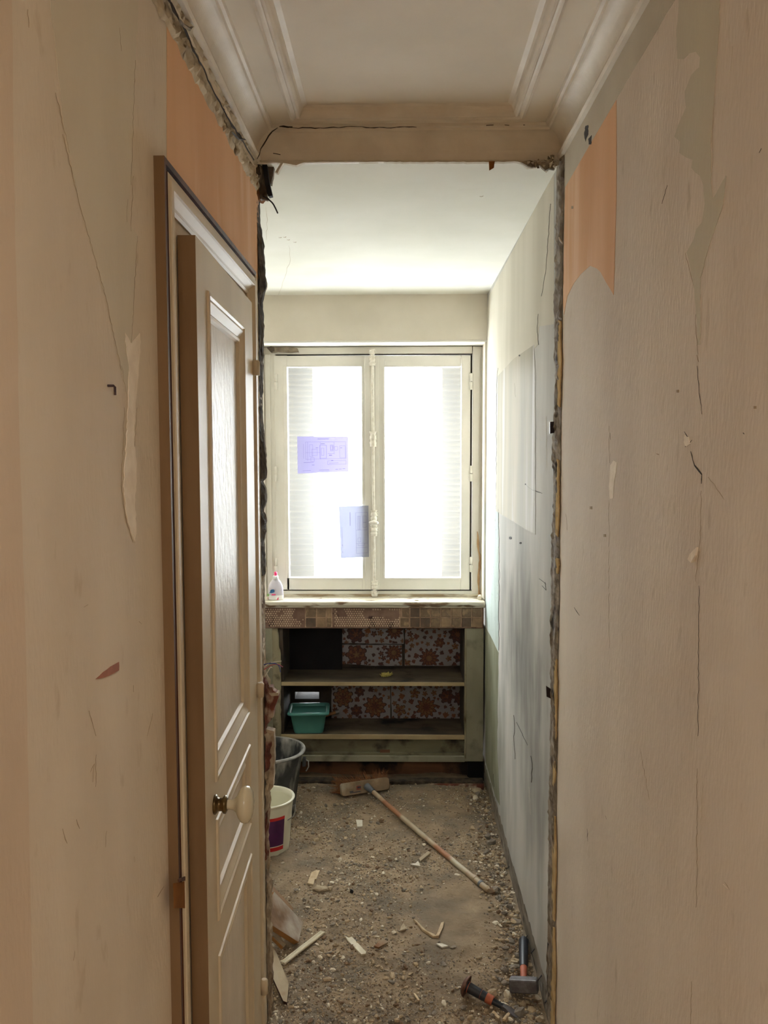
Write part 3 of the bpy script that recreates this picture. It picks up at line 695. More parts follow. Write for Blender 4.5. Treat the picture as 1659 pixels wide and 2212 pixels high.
lbox(lf, -.0004, .0002, .01, ztop, 'wood_brown_shade', -TH, -.0005)
leaf = lf.build('door_leaf', door)
def dpanel(z0, z1):
    mb = MB()
    rings = [(-.006, 0), (-.004, .004), (.003, .005), (.007, .001), (.012, .002), (.030, -.006), (.034, -.003), (.040, -.004), (.044, -.011)]
    vs = []
    for d, h in rings:
        for (x, z) in ((s0 + d, z0 + d), (s1 - d, z0 + d), (s1 - d, z1 - d), (s0 + d, z1 - d)): vs.append(TL @ Vector((x, h, z)))
    mb.add(vs, [(i * 4 + j, i * 4 + (j + 1) % 4, (i + 1) * 4 + (j + 1) % 4, (i + 1) * 4 + j) for i in range(len(rings) - 1) for j in range(4)], 'door_paint')
    k_ = (len(rings) - 1) * 4
    mb.add([vs[k_ + j] for j in range(4)], [(0, 1, 2, 3)], 'door_panel_paint')
    return mb.build('door_panel', leaf)
dpanel(zb1, zt1); dpanel(zb2, zt2); dpanel(zb3, zt3)
def dhinge(px, py, py2):
    mb = MB(); a = lp(px, py); b = lp(px, py2); r = .011
    for z0, z1 in ((a[1], (a[1] + b[1]) / 2 + .001), ((a[1] + b[1]) / 2 - .001, b[1])):
        c0 = TL @ Vector((LW + .002, .008, z0)); c1 = TL @ Vector((LW + .002, .008, z1))
        mb.tube([c0 + Vector((0, 0, .004 if z0 == a[1] else 0)), c0, c1, c1 - Vector((0, 0, .004 if z1 == b[1] else 0))], [r * .6, r, r, r * .6], 'door_paint', 12)
    return mb.build('hinge', leaf)
dhinge(548, 783, 842); dhinge(551, 1486, 1545); dhinge(553, 2168, 2232)
ks, kz = lp(463, 1738)
TK = TL @ Matrix.Translation((ks, 0, kz)) @ Matrix.Rotation(-PI / 2, 4, 'X')
mb = MB(); mb.lathe([(0, 0), (.019, 0), (.020, .003), (.017, .006), (.013, .008), (.013, .016), (.018, .020), (.018, .024), (.011, .027)], 'brass', TK)
mb.lathe([(.010, .026), (.0095, .032), (.011, .039), (.016, .045), (.027, .050), (.0345, .056), (.037, .063), (.035, .070), (.026, .076), (.012, .079), (0, .080)], 'porcelain', TK)
mb.build('door_knob', leaf)['label'] = 'cream porcelain knob on a brass collar'

# ---------------------------------------------------------------- window
YW = 4.575
win = empty('window_1', (0, YW, 1)); struct(win, 'cream casement window with two frosted panes')
def wbox(mb, x0, x1, y0, y1, Y0, Y1, m, bev=None):
    a = hy(x0, y1, Y0); b = hy(x1, y0, Y0)
    if bev: mb.bbox((a.x, Y0, a.z), (b.x, Y1, b.z), m, bev)
    else: mb.box((a.x, Y0, a.z), (b.x, Y1, b.z), m)
f = MB()
wbox(f, 570, 594.5, 748, 1292, YW, YW + .07, 'window_paint', .004); wbox(f, 1019, 1044, 748, 1292, YW, YW + .07, 'window_paint', .004)
wbox(f, 594, 1020, 748, 765.5, YW, YW + .07, 'window_paint', .003); wbox(f, 594, 1020, 1276.5, 1286, YW, YW + .07, 'window_paint', .003)
wbox(f, 594, 1020, 764, 768, YW + .012, YW + .07, 'crack'); wbox(f, 594, 1020, 1274, 1278, YW + .012, YW + .07, 'crack')
wbox(f, 578, 583, 765, 1290, YW - .008, YW, 'window_paint', .002); wbox(f, 1033, 1037, 765, 1290, YW - .008, YW, 'window_paint', .002)
wbox(f, 590, 600, 762, 1280, YW + .036, YW + .07, 'crack'); wbox(f, 1014, 1024, 762, 1280, YW + .036, YW + .07, 'crack')
f.build('window_frame', win)
f = MB(); wbox(f, 573, 1044, 1284, 1292, YW - .012, YW + .05, 'peeled_wood', .003); f.build('window_rail', win)['label'] = 'peeled bottom rail'
f = MB(); P = jag([Vector(q) for q in ((1031, 1148), (1033, 1180), (1037, 1210), (1034, 1250), (1036, 1290))], .8, 8); f.ribbon([hy(q[0], q[1], YW - .009) for q in P], .012, (0, -1, 0), 'drip', .002)
f.build('peeled_strip', win)['label'] = 'brown strip of peeled paint'
def sash(x0, x1, gx0, gx1):
    s = MB()
    y0, y1, gy0, gy1 = 768, 1274, 793, 1248
    Y0, Y1 = YW - .006, YW + .035
    wbox(s, x0, gx0, y0, y1, Y0, Y1, 'window_paint', .002); wbox(s, gx1, x1, y0, y1, Y0, Y1, 'window_paint', .002)
    wbox(s, gx0, gx1, y0, gy0, Y0, Y1, 'window_paint', .002); wbox(s, gx0, gx1, gy1, y1, Y0, Y1, 'window_paint', .002)
    for e in (3.2,):   # raised bead round the pane
        wbox(s, gx0 - e, gx0 - .4, gy0 - e, gy1 + e, Y0 - .004, Y0, 'window_paint', .001); wbox(s, gx1 + .4, gx1 + e, gy0 - e, gy1 + e, Y0 - .004, Y0, 'window_paint', .001)
        wbox(s, gx0 - .4, gx1 + .4, gy0 - e, gy0 - .4, Y0 - .004, Y0, 'window_paint', .001); wbox(s, gx0 - .4, gx1 + .4, gy1 + .4, gy1 + e, Y0 - .004, Y0, 'window_paint', .001)
    o = s.build('window_sash', win)
    g = MB(); a = hy(gx0 - 3, gy1 + 3, YW + .015); b = hy(gx1 + 3, gy0 - 3, YW + .015)
    g.add([(a.x, YW + .018, a.z), (b.x, YW + .018, a.z), (b.x, YW + .018, b.z), (a.x, YW + .018, b.z)], [(0, 1, 2, 3)], 'frosted_glass')
    g.build('glass_pane', o)
    return o
sl = sash(597.5, 797, 620, 783); sr = sash(811, 1016.5, 831, 995)
s = MB(); wbox(s, 789, 800, 768, 1274, YW - .016, YW - .004, 'window_paint', .003); wbox(s, 812, 818, 768, 1274, YW - .014, YW - .004, 'window_paint', .002); wbox(s, 794, 814, 768, 1274, YW - .012, YW + .03, 'window_paint', .003)
s.build('meeting_stile', win)
def whinge(x, y0, y1):
    mb = MB(); a = hy(x, y0, YW - .012); b = hy(x, y1, YW - .012); mid = (a + b) / 2
    for p0, p1 in ((a, mid + Vector((0, 0, .001))), (mid - Vector((0, 0, .001)), b)):
        mb.tube([p0 - Vector((0, 0, .0)), p0 - Vector((0, 0, .003)), p1 + Vector((0, 0, .003)), p1], [.004, .0085, .0085, .004], 'window_paint', 12)
    mb.build('hinge', win)
for x, l in ((596, ((808, 842), (1008, 1040), (1206, 1238))), (1017.5, ((806, 842), (1006, 1040), (1203, 1236)))):
    for y0, y1 in l: whinge(x, y0, y1)
# cremone bolt
cb = MB()
def cpt(y, d=.0): return Vector((hy(804 + (y - 757) * .0098, y, YW - .03).x, YW - .028 - d, hy(806, y, YW - .03).z))
cb.tube([cpt(758), cpt(1286)], .0075, 'window_metal', 14)
cbo = cb.build('cremone_bolt', win)
def sleeve(y0, y1, rr):
    mb = MB(); n = 24
    P = [cpt(y0 + (y1 - y0) * i / n) for i in range(n + 1)]
    R = [rr * (.78 + .22 * abs(math.cos(PI * 2.5 * i / n)) + (.14 if i in (0, 1, n - 1, n) else 0)) for i in range(n + 1)]
    mb.tube(P, R, 'window_metal', 16)
    for i in (6, 12, 18):
        c = P[i]
        for sx in (-1, 1): mb.lathe([(0, .004), (.003, .003), (.0045, 0), (.003, -.003), (0, -.004)], 'window_metal', Matrix.Translation(c + Vector((sx * rr * .95, 0, 0))), 8)
    mb.build('bolt_sleeve', cbo)
for a, b, r in ((754, 766, .014), (768, 790, .0165), (932, 965, .0175), (1102, 1125, .0175), (1135, 1158, .0175), (1255, 1273, .0165), (1276, 1288, .016)): sleeve(a, b, r)
mb = MB(); cc = cpt(1128, .05)
mb.tube([cpt(1124, .0), cc], .008, 'window_metal', 12)
mb.tube([cpt(1118), cpt(1140)], .012, 'window_metal', 14)
mb.lathe([(0, .013), (.010, .012), (.022, .008), (.027, 0), (.022, -.008), (.010, -.012), (0, -.013)], 'window_metal', Matrix.Translation(cc) @ Matrix.Rotation(PI / 2, 4, 'X') @ Matrix.Diagonal((1, .45, 1, 1)), 28)
mb.build('window_knob', cbo)
# sill
zs_ = hy(800, 1300, 4.405).z
f = MB(); a = hy(571, 1300, 4.405); b = hy(1046, 1309, 4.405)
f.bbox((a.x - .05, 4.402, b.z), (XR - .003, YW + .02, zs_), 'sill_paint', .006)
f.bbox((a.x - .05, 4.412, b.z - .012), (XR - .003, 4.5, b.z + .001), 'sill_paint', .004)
sill = struct(f.build('window_sill_1'), 'peeling cream window sill board')
sill.name = 'trim_5'
p = MB()
for i in range(60):       # curls of loose paint along the sill
    x = random.uniform(a.x + .05, XR - .03); y = random.uniform(4.41, 4.56); r = random.uniform(.003, .010)
    q = Vector((x, y, zs_ + .0008))
    p.add([q + Vector((-r, -r * .4, 0)), q + Vector((r, -r * .5, random.uniform(0, .003))), q + Vector((r * .8, r * .5, random.uniform(.001, .004))), q + Vector((-r * .7, r * .4, 0)), q + Vector((0, 0, .0012))], [(0, 1, 4), (1, 2, 4), (2, 3, 4), (3, 0, 4)], random.choice(['sill_paint', 'rock_white', 'peeled_wood']))
p.build('paint_flakes', sill)

# shutters outside
def shutter(label, x0, x1, ang):
    root = MB(); y0, y1 = 770, 1268; Y = 4.88
    a = hy(x0, y1, Y); b = hy(x1, y0, Y)
    for xx in (a.x, b.x - .018): root.bbox((xx, Y, a.z), (xx + .018, Y + .03, b.z), 'shutter', .002)
    z = a.z + .01
    while z < b.z:
        T = Matrix.Translation(((a.x + b.x) / 2, Y + .015, z)) @ Matrix.Rotation(math.radians(35), 4, 'X')
        root.box((-(b.x - a.x) / 2 + .016, -.019, -.0035), ((b.x - a.x) / 2 - .016, .019, .0035), 'shutter', T); z += .032
    root.box((a.x + .01, Y + .028, a.z), (b.x - .01, Y + .032, b.z), 'shutter')
    return tag(root.build('window_shutter'), label, 'shutter', 'folded slatted shutters outside the kitchen window')
shutter('slatted beige shutter behind the pane with the taped drawings', 606, 690, 0)
shutter('slatted pale shutter behind the pane without drawings', 940, 1012, 0)

# ---------------------------------------------------------------- drawings on the window
def sheet(label, corners, lines, m, Y):
    mb = MB(); W = [hy(q[0], q[1], Y) for q in corners]
    n = 12; vs = []
    for i in range(n + 1):
        for j in range(n + 1):
            u, v = i / n, j / n
            q = W[0].lerp(W[1], u).lerp(W[3].lerp(W[2], u), v); q.y += .0015 * math.sin(u * 5 + v * 3)
            vs.append(q)
    mb.add(vs, [(i * (n + 1) + j, i * (n + 1) + j + 1, (i + 1) * (n + 1) + j + 1, (i + 1) * (n + 1) + j) for i in range(n) for j in range(n)], m, True)
    def q2(u, v): 
        q = W[0].lerp(W[1], u).lerp(W[3].lerp(W[2], u), v); q.y += .0015 * math.sin(u * 5 + v * 3) - .0006; return q
    for (u0, v0, u1, v1, wd) in lines:
        mb.ribbon([q2(u0 + (u1 - u0) * t / 4, v0 + (v1 - v0) * t / 4) for t in range(5)], [wd] * 5, (0, -1, 0), 'paper_line', .0002)
    return tag(mb.build('drawing_sheet'), label, 'paper', None)
def rect(u0, v0, u1, v1, w=.0008): return [(u0, v0, u1, v0, w), (u1, v0, u1, v1, w), (u1, v1, u0, v1, w), (u0, v1, u0, v0, w)]
L1_ = [(.40, .065, .62, .065, .0022), (.46, .20, .54, .20, .002), (.12, .71, .32, .71, .0016), (.28, .78, .33, .78, .0018), (.62, .52, .68, .52, .003), (.60, .47, .72, .47, .001), (.66, .67, .70, .67, .002), (.84, .32, .88, .32, .002), (.36, .31, .41, .31, .002), (.42, .93, .62, .93, .0016), (.74, .92, .79, .92, .0018), (.81, .915, .86, .915, .0018), (.88, .91, .93, .91, .0018), (.10, .93, .26, .93, .0012), (.62, .74, .80, .74, .0012)]
L1_ += rect(.16, .15, .95, .62) + rect(.24, .22, .30, .55) + rect(.28, .35, .39, .52) + rect(.44, .24, .57, .60, .0011) + rect(.47, .32, .52, .52) + rect(.65, .24, .70, .40, .0013) + rect(.66, .27, .69, .37) + rect(.73, .28, .79, .38) + rect(.83, .26, .94, .60) + rect(.26, .58, .33, .68) + rect(.59, .68, .95, .78) + [(.12, .2, .12, .6, .0008), (.2, .15, .2, .66, .0008), (.45, .15, .45, .62, .0008), (.72, .15, .72, .5, .0008), (.16, .44, .44, .44, .0007)]
sheet('lavender landscape drawing sheet taped to the frosted pane beside the slatted shutter', [(642, 943), (752, 943), (753.5, 1019), (643, 1023)], L1_, 'drawing_paper', YW - .006)
L2 = [(.37, .12, .36, .38, .0022), (.08, .4, .08, .8, .0009), (.07, .74, .08, .76, .003), (.07, .86, .08, .9, .0012)] + rect(.56, .13, .96, .47) + rect(.62, .2, .72, .46) + rect(.66, .2, .68, .46) + rect(.8, .2, .92, .32) + rect(.8, .33, .92, .42) + rect(.56, .47, .96, .92) + rect(.62, .62, .72, .70) + rect(.56, .73, .96, .81) + rect(.62, .73, .84, .77)
sheet('grey blue upright drawing sheet hanging beside the window bolt', [(732, 1094), (796, 1092), (797, 1203), (736, 1206)], L2, 'drawing_paper_thick', YW - .022)

# ---------------------------------------------------------------- cabinet under the window
cab = empty('kitchen_cabinet', (-.08, YK, 0)); tag(cab, 'old green painted cupboard without doors built under the kitchen window', 'cabinet')
def cbx(mb, x0, x1, y0, y1, Y0, Y1, m, bev=.002):
    a = hy(x0, y1, Y0); b = hy(x1, y0, Y0); mb.bbox((a.x, Y0, a.z), (b.x, Y1, b.z), m, bev)
YB = 4.73
m_ = MB(); cbx(m_, 540, 592, 1357, 1650, YK, YK + .03, 'cab_green'); cbx(m_, 591, 600, 1357, 1650, YK - .002, YK + .03, 'cab_beige')
P = jag([Vector(q) for q in ((600, 1357), (604, 1375), (604, 1395), (607, 1402), (608, 1420), (608, 1650), (598, 1650), (598, 1357))], 1, 9, True, fix=(5, 6, 7))
m_.prism([hy(q[0], q[1], YK + .03) for q in P], (0, -.031, 0), 'cab_beige')
m_.build('side_stile', cab)
m_ = MB(); cbx(m_, 1003, 1045, 1357, 1645, YK, YK + .03, 'cab_green'); cbx(m_, 1003, 1008, 1357, 1640, YK - .003, YK + .03, 'cab_beige'); m_.build('side_stile', cab)
m_ = MB()
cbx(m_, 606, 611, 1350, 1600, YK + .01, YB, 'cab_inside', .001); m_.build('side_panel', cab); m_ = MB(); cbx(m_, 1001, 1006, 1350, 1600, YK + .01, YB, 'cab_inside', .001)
m_.build('side_panel', cab)
m_ = MB(); cbx(m_, 540, 1045, 1352, 1358, YK + .01, YB, 'cab_inside', .001); m_.build('top_board', cab)
def shelf(y0, y1, x0=608, x1=1003):
    m_ = MB(); a = hy(x0, y1, YK + .004); b = hy(x1, y0, YK + .004)
    m_.box((a.x, YK + .006, a.z), (b.x, YB, b.z), 'shelf_top'); m_.bbox((a.x, YK, a.z), (b.x, YK + .012, b.z + .0005), 'shelf_edge', .0015)
    m_.build('shelf', cab); return b.z
zsh1 = shelf(1474.5, 1481); zsh2 = shelf(1588, 1596, 606)
m_ = MB(); cbx(m_, 600, 1003, 1596, 1628, YK + .03, YK + .05, 'cab_low'); m_.build('plinth_board', cab)
m_ = MB(); cbx(m_, 590, 1004, 1627, 1633, YK + .01, YK + .05, 'cab_low', .002); cbx(m_, 590, 1004, 1634, 1645, YK - .004, YK + .02, 'cab_green', .003); m_.build('bottom_rail', cab)
m_ = MB(); cbx(m_, 821, 842, 1620, 1626, YK + .012, YK + .02, 'beam_orange', .001); m_.build('catch', cab)
m_ = MB(); cbx(m_, 560, 1010, 1647, 1672, YK + .10, YK + .14, 'beam_orange', .003); m_.build('support_beam', cab)
m_ = MB(); cbx(m_, 540, 1048, 1640, 1715, YK + .2, YK + .24, 'void_shade_black', .001); cbx(m_, 1010, 1047, 1645, 1700, YK + .08, YK + .14, 'void_shade_black', .001); m_.build('void_shade_back', cab)  # black boards painting the darkness under the cupboard
m_ = MB(); cbx(m_, 611, 738, 1350, 1447, YB - .03, YB - .01, 'void_shade_black', .001); m_.build('opening_shade', cab)['label'] = 'black board painted as the shade of the open cupboard back'  # flat black board painting the shade where the back is missing
# tile band
m_ = MB(); cbx(m_, 540, 1045, 1310, 1357, YK - .004, YK + .03, 'comb_base', .002)
YT = YK - .006
def dots(x0, x1):
    a = hy(x0, 1354, YT); b = hy(x1, 1313, YT); r = .0052; dx = .0128; dz = .0111; j = 0; z = a.z + r
    while z < b.z - r * .5:
        x = a.x + r + (dx / 2 if j % 2 else 0)
        while x < b.x - r:
            if noise.noise(Vector((x * 14, 0, z * 14))) < .28:
                q = Vector((x, YK - .004, z)); rr = r * random.uniform(.8, 1.0)
                vs = [q + Vector((rr * math.cos(t * PI / 3 + PI / 6), 0, rr * math.sin(t * PI / 3 + PI / 6))) for t in range(6)] + [q + Vector((rr * .7 * math.cos(t * PI / 3 + PI / 6), -.0016, rr * .7 * math.sin(t * PI / 3 + PI / 6))) for t in range(6)]
                m_.add(vs, [(t, (t + 1) % 6, 6 + (t + 1) % 6, 6 + t) for t in range(6)] + [tuple(range(6, 12))], 'comb_dot')
            x += dx
        z += dz; j += 1
dots(573, 658); dots(722, 866)
m_.build('tile_band', cab)['label'] = 'brown apron with honeycomb glue marks'
m_ = MB()
def tile(x0, y0, x1, y1):
    a = hy(x0 + 1.1, y1 - 1.0, YT); b = hy(x1 - 1.1, y0 + 1.0, YT)
    m_.bbox((a.x, YK - .010, a.z), (b.x, YK - .003, b.z), random.choice(['tile_brown', 'tile_brown', 'tile_dark', 'tile_tan']), .0018)
def grout(x0, x1):
    a = hy(x0, 1355, YT); b = hy(x1, 1312, YT); m_.box((a.x, YK - .0055, a.z), (b.x, YK - .003, b.z), 'grout')
grout(659, 718)
for x0, x1 in ((660, 683), (684, 704), (705, 716)):
    tile(x0, 1313, x1, 1333.5); tile(x0, 1334, x1, 1355)
m_.build('wall_tiles', cab); m_ = MB(); grout(862, 1042); tile(864, 1334, 884, 1355)
tile(868, 1313, 885, 1333.5)
for i in range(7):
    x0 = 885.5 + i * 22.3; tile(x0, 1313, x0 + 21.8, 1333.5); tile(x0, 1334, x0 + 21.8, 1355)
m_.build('wall_tiles', cab)['label'] = 'square brown tiles still in place'

# floral boards
def clip(poly, a, b):
    def cl(P, ins, it):
        out = []
        for i in range(len(P)):
            p, q = P[i - 1], P[i]; ip, iq = ins(p), ins(q)
            if iq:
                if not ip: out.append(it(p, q))
                out.append(q)
            elif ip: out.append(it(p, q))
        return out
    for ax_, v, sg in ((0, a[0], 1), (0, b[0], -1), (1, a[1], 1), (1, b[1], -1)):
        if not poly: return poly
        poly = cl(poly, lambda p: (p[ax_] - v) * sg >= 0, lambda p, q: tuple(p[k_] + (q[k_] - p[k_]) * (v - p[ax_]) / ((q[ax_] - p[ax_]) or 1e-9) for k_ in (0, 1)))
    return poly
def flower(cx, cz, r, n, cols, rot=0):
    out = []
    for ring, (rr, col, nn) in enumerate(((1, cols[0], n), (.78, cols[1], n), (.52, cols[0], n - 1), (.36, cols[2], n - 2))):
        for k_ in range(nn):
            a = rot + 2 * PI * k_ / nn + ring * .4; L = r * rr; w_ = L * .40 * (9 / max(nn, 6)) ** .5
            pts = [(.12, 0), (.45, .75), (.72, 1), (.92, .8), (.97, .3), (1.0, .0), (.97, -.3), (.92, -.8), (.72, -1), (.45, -.75)]
            if n > 8: pts = [(.1, 0), (.4, .7), (.68, .95), (.88, .6), (1.0, 0), (.88, -.6), (.68, -.95), (.4, -.7)]
            for sc2, c_ in ((1.0, 'floral_line'), (.90, col)):
                out.append(([(cx + (u * L) * math.cos(a) * (sc2 if u > .3 else 1) - v * w_ * .5 * sc2 * math.sin(a), cz + (u * L) * math.sin(a) * (sc2 if u > .3 else 1) + v * w_ * .5 * sc2 * math.cos(a)) for u, v in pts], c_, ring * 2 + (c_ != 'floral_line')))
    out.append(([(cx + r * .16 * math.cos(t), cz + r * .16 * math.sin(t)) for t in [2 * PI * q / 10 for q in range(10)]], cols[2], 8))
    return out
def leafy(cx, cz, r, a, col):
    out = []
    for k_ in range(4):
        aa = a + (k_ - 1.5) * .55; L = r * (1 - .12 * abs(k_ - 1.5))
        P = []
        for t in range(9):
            u = t / 8; P.append((cx + L * u * math.cos(aa) - .22 * r * math.sin(PI * u) * math.sin(aa), cz + L * u * math.sin(aa) + .22 * r * math.sin(PI * u) * math.cos(aa)))
        for t in range(7, 0, -1):
            u = t / 8; P.append((cx + L * u * math.cos(aa) + .16 * r * math.sin(PI * u) * math.sin(aa), cz + L * u * math.sin(aa) - .16 * r * math.sin(PI * u) * math.cos(aa)))
        out.append((P, col, 1 + k_ % 2))
    out.append(([(cx + r * .28 * math.cos(t), cz + r * .28 * math.sin(t)) for t in [2 * PI * q / 9 for q in range(9)]], col, 3))
    return out
PALS = [('floral_rust', 'floral_orange', 'floral_gold'), ('floral_orange', 'floral_gold', 'floral_rust'), ('floral_plum', 'floral_rust', 'floral_orange'), ('floral_gold', 'floral_orange', 'floral_rust')]
def floral(px, big, small, label, seed):
    random.seed(seed); mb = MB(); YF = YB - .012
    W = [hy(q[0], q[1], YF) for q in px]
    P = jag([Vector((v.x, v.z)) for v in W], .0018, .03, True)
    mb.prism([(q[0], YB - .002, q[1]) for q in P][::1], (0, YF - YB + .002, 0), 'floral_white')
    a = (min(v.x for v in W) + .002, min(v.z for v in W) + .003); b = (max(v.x for v in W) - .002, max(v.z for v in W) - .003)
    shapes = []
    occ = []
    for (x, y, r, n, pl) in big:
        c = hy(x, y, YF); shapes += flower(c.x, c.z, r / 380, n, PALS[pl], random.uniform(0, 1)); occ.append((c.x, c.z, r / 380))
    tries = 0
    while tries < 2500 and len(occ) < 300:
        tries += 1
        x = random.uniform(a[0], b[0]); z = random.uniform(a[1], b[1]); r = random.uniform(.012, .028)
        if any((x - o[0]) ** 2 + (z - o[1]) ** 2 < (r * .82 + o[2] * .9) ** 2 for o in occ): continue
        occ.append((x, z, r))
        if random.random() < .3: shapes += flower(x, z, r, 5, PALS[random.randrange(4)], random.uniform(0, 6))
        else: shapes += leafy(x, z, r * 1.2, random.uniform(0, 6.28), random.choice(['floral_rust', 'floral_plum', 'floral_rust', 'floral_orange']))
    for poly, m, ly in shapes:
        q = clip(poly, a, b)
        if len(q) > 2:
            yv = YF - .0004 - .00018 * ly
            mb.add([(u, yv, v) for u, v in q], [list(range(len(q)))], m)
    o = mb.build('back_panel', cab); o['label'] = label; return o
floral([(739, 1352), (872, 1352), (872, 1391), (739, 1389)], [(768, 1370, 21, 7, 2), (852, 1362, 20, 12, 0)], 10, 'floral board, narrow top strip', 1)
floral([(739, 1393), (868, 1393), (869, 1438), (800, 1438), (739, 1434)], [(770, 1414, 25, 7, 0), (851, 1410, 20, 12, 0)], 10, 'floral board under the top strip', 2)
floral([(875, 1352), (1002, 1352), (1001, 1438), (874, 1438)], [(927, 1422, 23, 12, 0), (989, 1370, 22, 9, 2), (950, 1388, 12, 6, 0), (992, 1420, 13, 6, 2)], 10, 'floral board, tall piece', 3)
floral([(716, 1480), (843, 1480), (843, 1552), (800, 1555), (716, 1551)], [(741, 1506, 24, 8, 3), (810, 1526, 27, 9, 1), (770, 1535, 14, 6, 2), (777, 1494, 12, 6, 2)], 10, 'floral board behind the basin', 4)
floral([(845, 1480), (1002, 1480), (1001, 1555), (846, 1554)], [(921, 1528, 25, 11, 1), (965, 1504, 18, 6, 2), (896, 1498, 12, 5, 3), (864, 1534, 15, 5, 3), (995, 1508, 18, 9, 2)], 10, 'floral board, lower wide piece', 5)
random.seed(21)
# ---------------------------------------------------------------- things in the cupboard and on the sill
bx = empty('wash_basin'); bc = hy(668, 1588, 4.52); bc.z = zsh2 + .001; bx.location = bc; bx.matrix_world = Matrix.Translation(bc)
tag(bx, 'teal plastic rectangular basin standing on the lower cupboard shelf', 'basin')
def rrect(hw, hd, r, n=6):
    out = []
    for cx, cy, a0 in ((hw - r, hd - r, 0), (-hw + r, hd - r, PI / 2), (-hw + r, -hd + r, PI), (hw - r, -hd + r, 1.5 * PI)):
        for i in range(n + 1): a = a0 + PI / 2 * i / n; out.append((cx + r * math.cos(a), cy + r * math.sin(a)))
    return out
def loft(mb, rings, T, m, capb=True):
    k_ = len(rings[0][0]); vs = []
    for R, z in rings: vs += [T @ Vector((x, y, z)) for x, y in R]
    mb.add(vs, [(i * k_ + j, i * k_ + (j + 1) % k_, (i + 1) * k_ + (j + 1) % k_, (i + 1) * k_ + j) for i in range(len(rings) - 1) for j in range(k_)], m, True)
    if capb: mb.add(vs[:k_], [list(range(k_))[::-1]], m); mb.add(vs[-k_:], [list(range(k_))], m)
TB = Matrix.Translation(bc) @ Matrix.Rotation(math.radians(3), 4, 'Z')
mb = MB(); H = .120
loft(mb, [(rrect(.078, .068, .02), 0), (rrect(.084, .073, .02), .02), (rrect(.098, .086, .022), H - .012), (rrect(.1, .088, .022), H - .012)], TB, 'teal', False)
loft(mb, [(rrect(.098, .086, .022), H - .014), (rrect(.112, .100, .026), H - .014), (rrect(.114, .102, .026), H - .008), (rrect(.112, .1, .026), H), (rrect(.098, .086, .02), H), (rrect(.094, .082, .02), H - .006), (rrect(.078, .068, .02), .006)], TB, 'teal', True)
mb.build('basin_body', bx)
st = MB(); a = bc + Vector((-.02, -.02, .05)); b = hy(731, 1537, 4.60)
st.tube([a, a.lerp(b, .9), b], [.007, .009, .011], 'wood_handle', 10); st.tube([b - (b - a).normalized() * .02, b], [.0115, .0125], 'wire_metal', 10)
tag(st.build('brush_handle'), 'brown wooden brush handle leaning out of the teal basin', 'brush')
# sponge tuft
mb = MB(); c = hy(833, 1459, 4.56); c.z = zsh1
for i in range(70):
    a = random.uniform(0, 2 * PI); r = random.uniform(0, .03); q = c + Vector((r * math.cos(a), r * math.sin(a) * .6, random.uniform(.0, .006)))
    d = Vector((math.cos(a) * random.uniform(.3, 1), math.sin(a) * .6, random.uniform(.3, 1.3))).normalized() * random.uniform(.012, .024)
    mb.tube([q, q + d * .6, q + d + Vector((0, 0, -.002))], [.003, .0028, .0012], 'sponge', 5)
tag(mb.build('sponge'), 'torn yellow sponge tuft lying on the middle cupboard shelf', 'sponge')
# dish soap bottle
bo = hy(596, 1297, 4.47); bo.z = zs_ + .0005
be = empty('soap_bottle', bo); tag(be, 'clear washing up liquid bottle with a pink cap on the window sill', 'bottle')
TBo = Matrix.Translation(bo)
mb = MB()
prof = [(.0, 0), (.038, 0), (.042, .004), (.042, .03), (.041, .055), (.037, .078), (.029, .096), (.019, .108), (.013, .113), (0.0, .114)]
mb.lathe([(r, z) for r, z in prof], 'bottle_clear', TBo, 28, 1, .55)
mb.lathe([(.0, .0), (.0385, -.0004), (.0425, .004), (.0425, .026)], 'bottle_white', TBo, 28, 1, .57)
mb.build('bottle_body', be)
mb = MB(); mb.lathe([(.0, .110), (.0155, .110), (.0155, .128), (.012, .131), (0, .131)], 'bottle_white', TBo, 20); bcol = mb.build('bottle_collar', be)
mb = MB(); mb.lathe([(.008, .131), (.0085, .140), (.0095, .147), (.006, .152), (0, .153)], 'pink', TBo, 16); mb.build('bottle_cap', bcol)['label'] = 'pink nozzle'
def bl(px, py): q = hy(px, py, bo.y); u = (q.x - bo.x) / .042; return Vector((q.x, bo.y - .0245 * math.sqrt(max(0.05, 1 - min(1, u * u))) - .0012, q.z))
mb = MB()
mb.add([bl(*q) for q in ((579, 1290), (603, 1289), (603, 1293), (600, 1294), (579, 1294))], [(0, 1, 2, 3, 4)], 'pink')
mb.add([bl(*q) for q in ((588, 1282), (597, 1281.5), (597, 1284), (588, 1284.5))], [(0, 1, 2, 3)], 'pink')
mb.add([bl(580 + 2.6 * math.cos(t), 1284.5 + 2.4 * math.sin(t)) for t in [2 * PI * i_ / 10 for i_ in range(10)]], [list(range(10))], 'logo_green')
mb.add([bl(*q) for q in ((582, 1280), (584, 1275), (588, 1272), (593, 1271.5), (595, 1275), (594, 1278), (588, 1280))], [tuple(range(7))], 'logo_blue')
blab = mb.build('bottle_label', be)
tcv = bpy.data.curves.new('lettering', 'FONT'); tcv.body = 'Apta'; tcv.size = .015; tcv.extrude = .0002; tcv.offset = .0003
tmp = bpy.data.objects.new('lettering_curve', tcv); COL.objects.link(tmp); bpy.context.view_layer.update()
me_ = bpy.data.meshes.new_from_object(tmp.evaluated_get(bpy.context.evaluated_depsgraph_get())); bpy.data.objects.remove(tmp)
me_.materials.clear(); me_.materials.append(MATS['bottle_white'])
to = bpy.data.objects.new('lettering', me_); COL.objects.link(to)
to.matrix_world = Matrix.Translation(bl(583, 1279) + Vector((0, -.002, 0))) @ Matrix.Rotation(PI / 2, 4, 'X') @ Matrix.Rotation(.1, 4, 'Z')
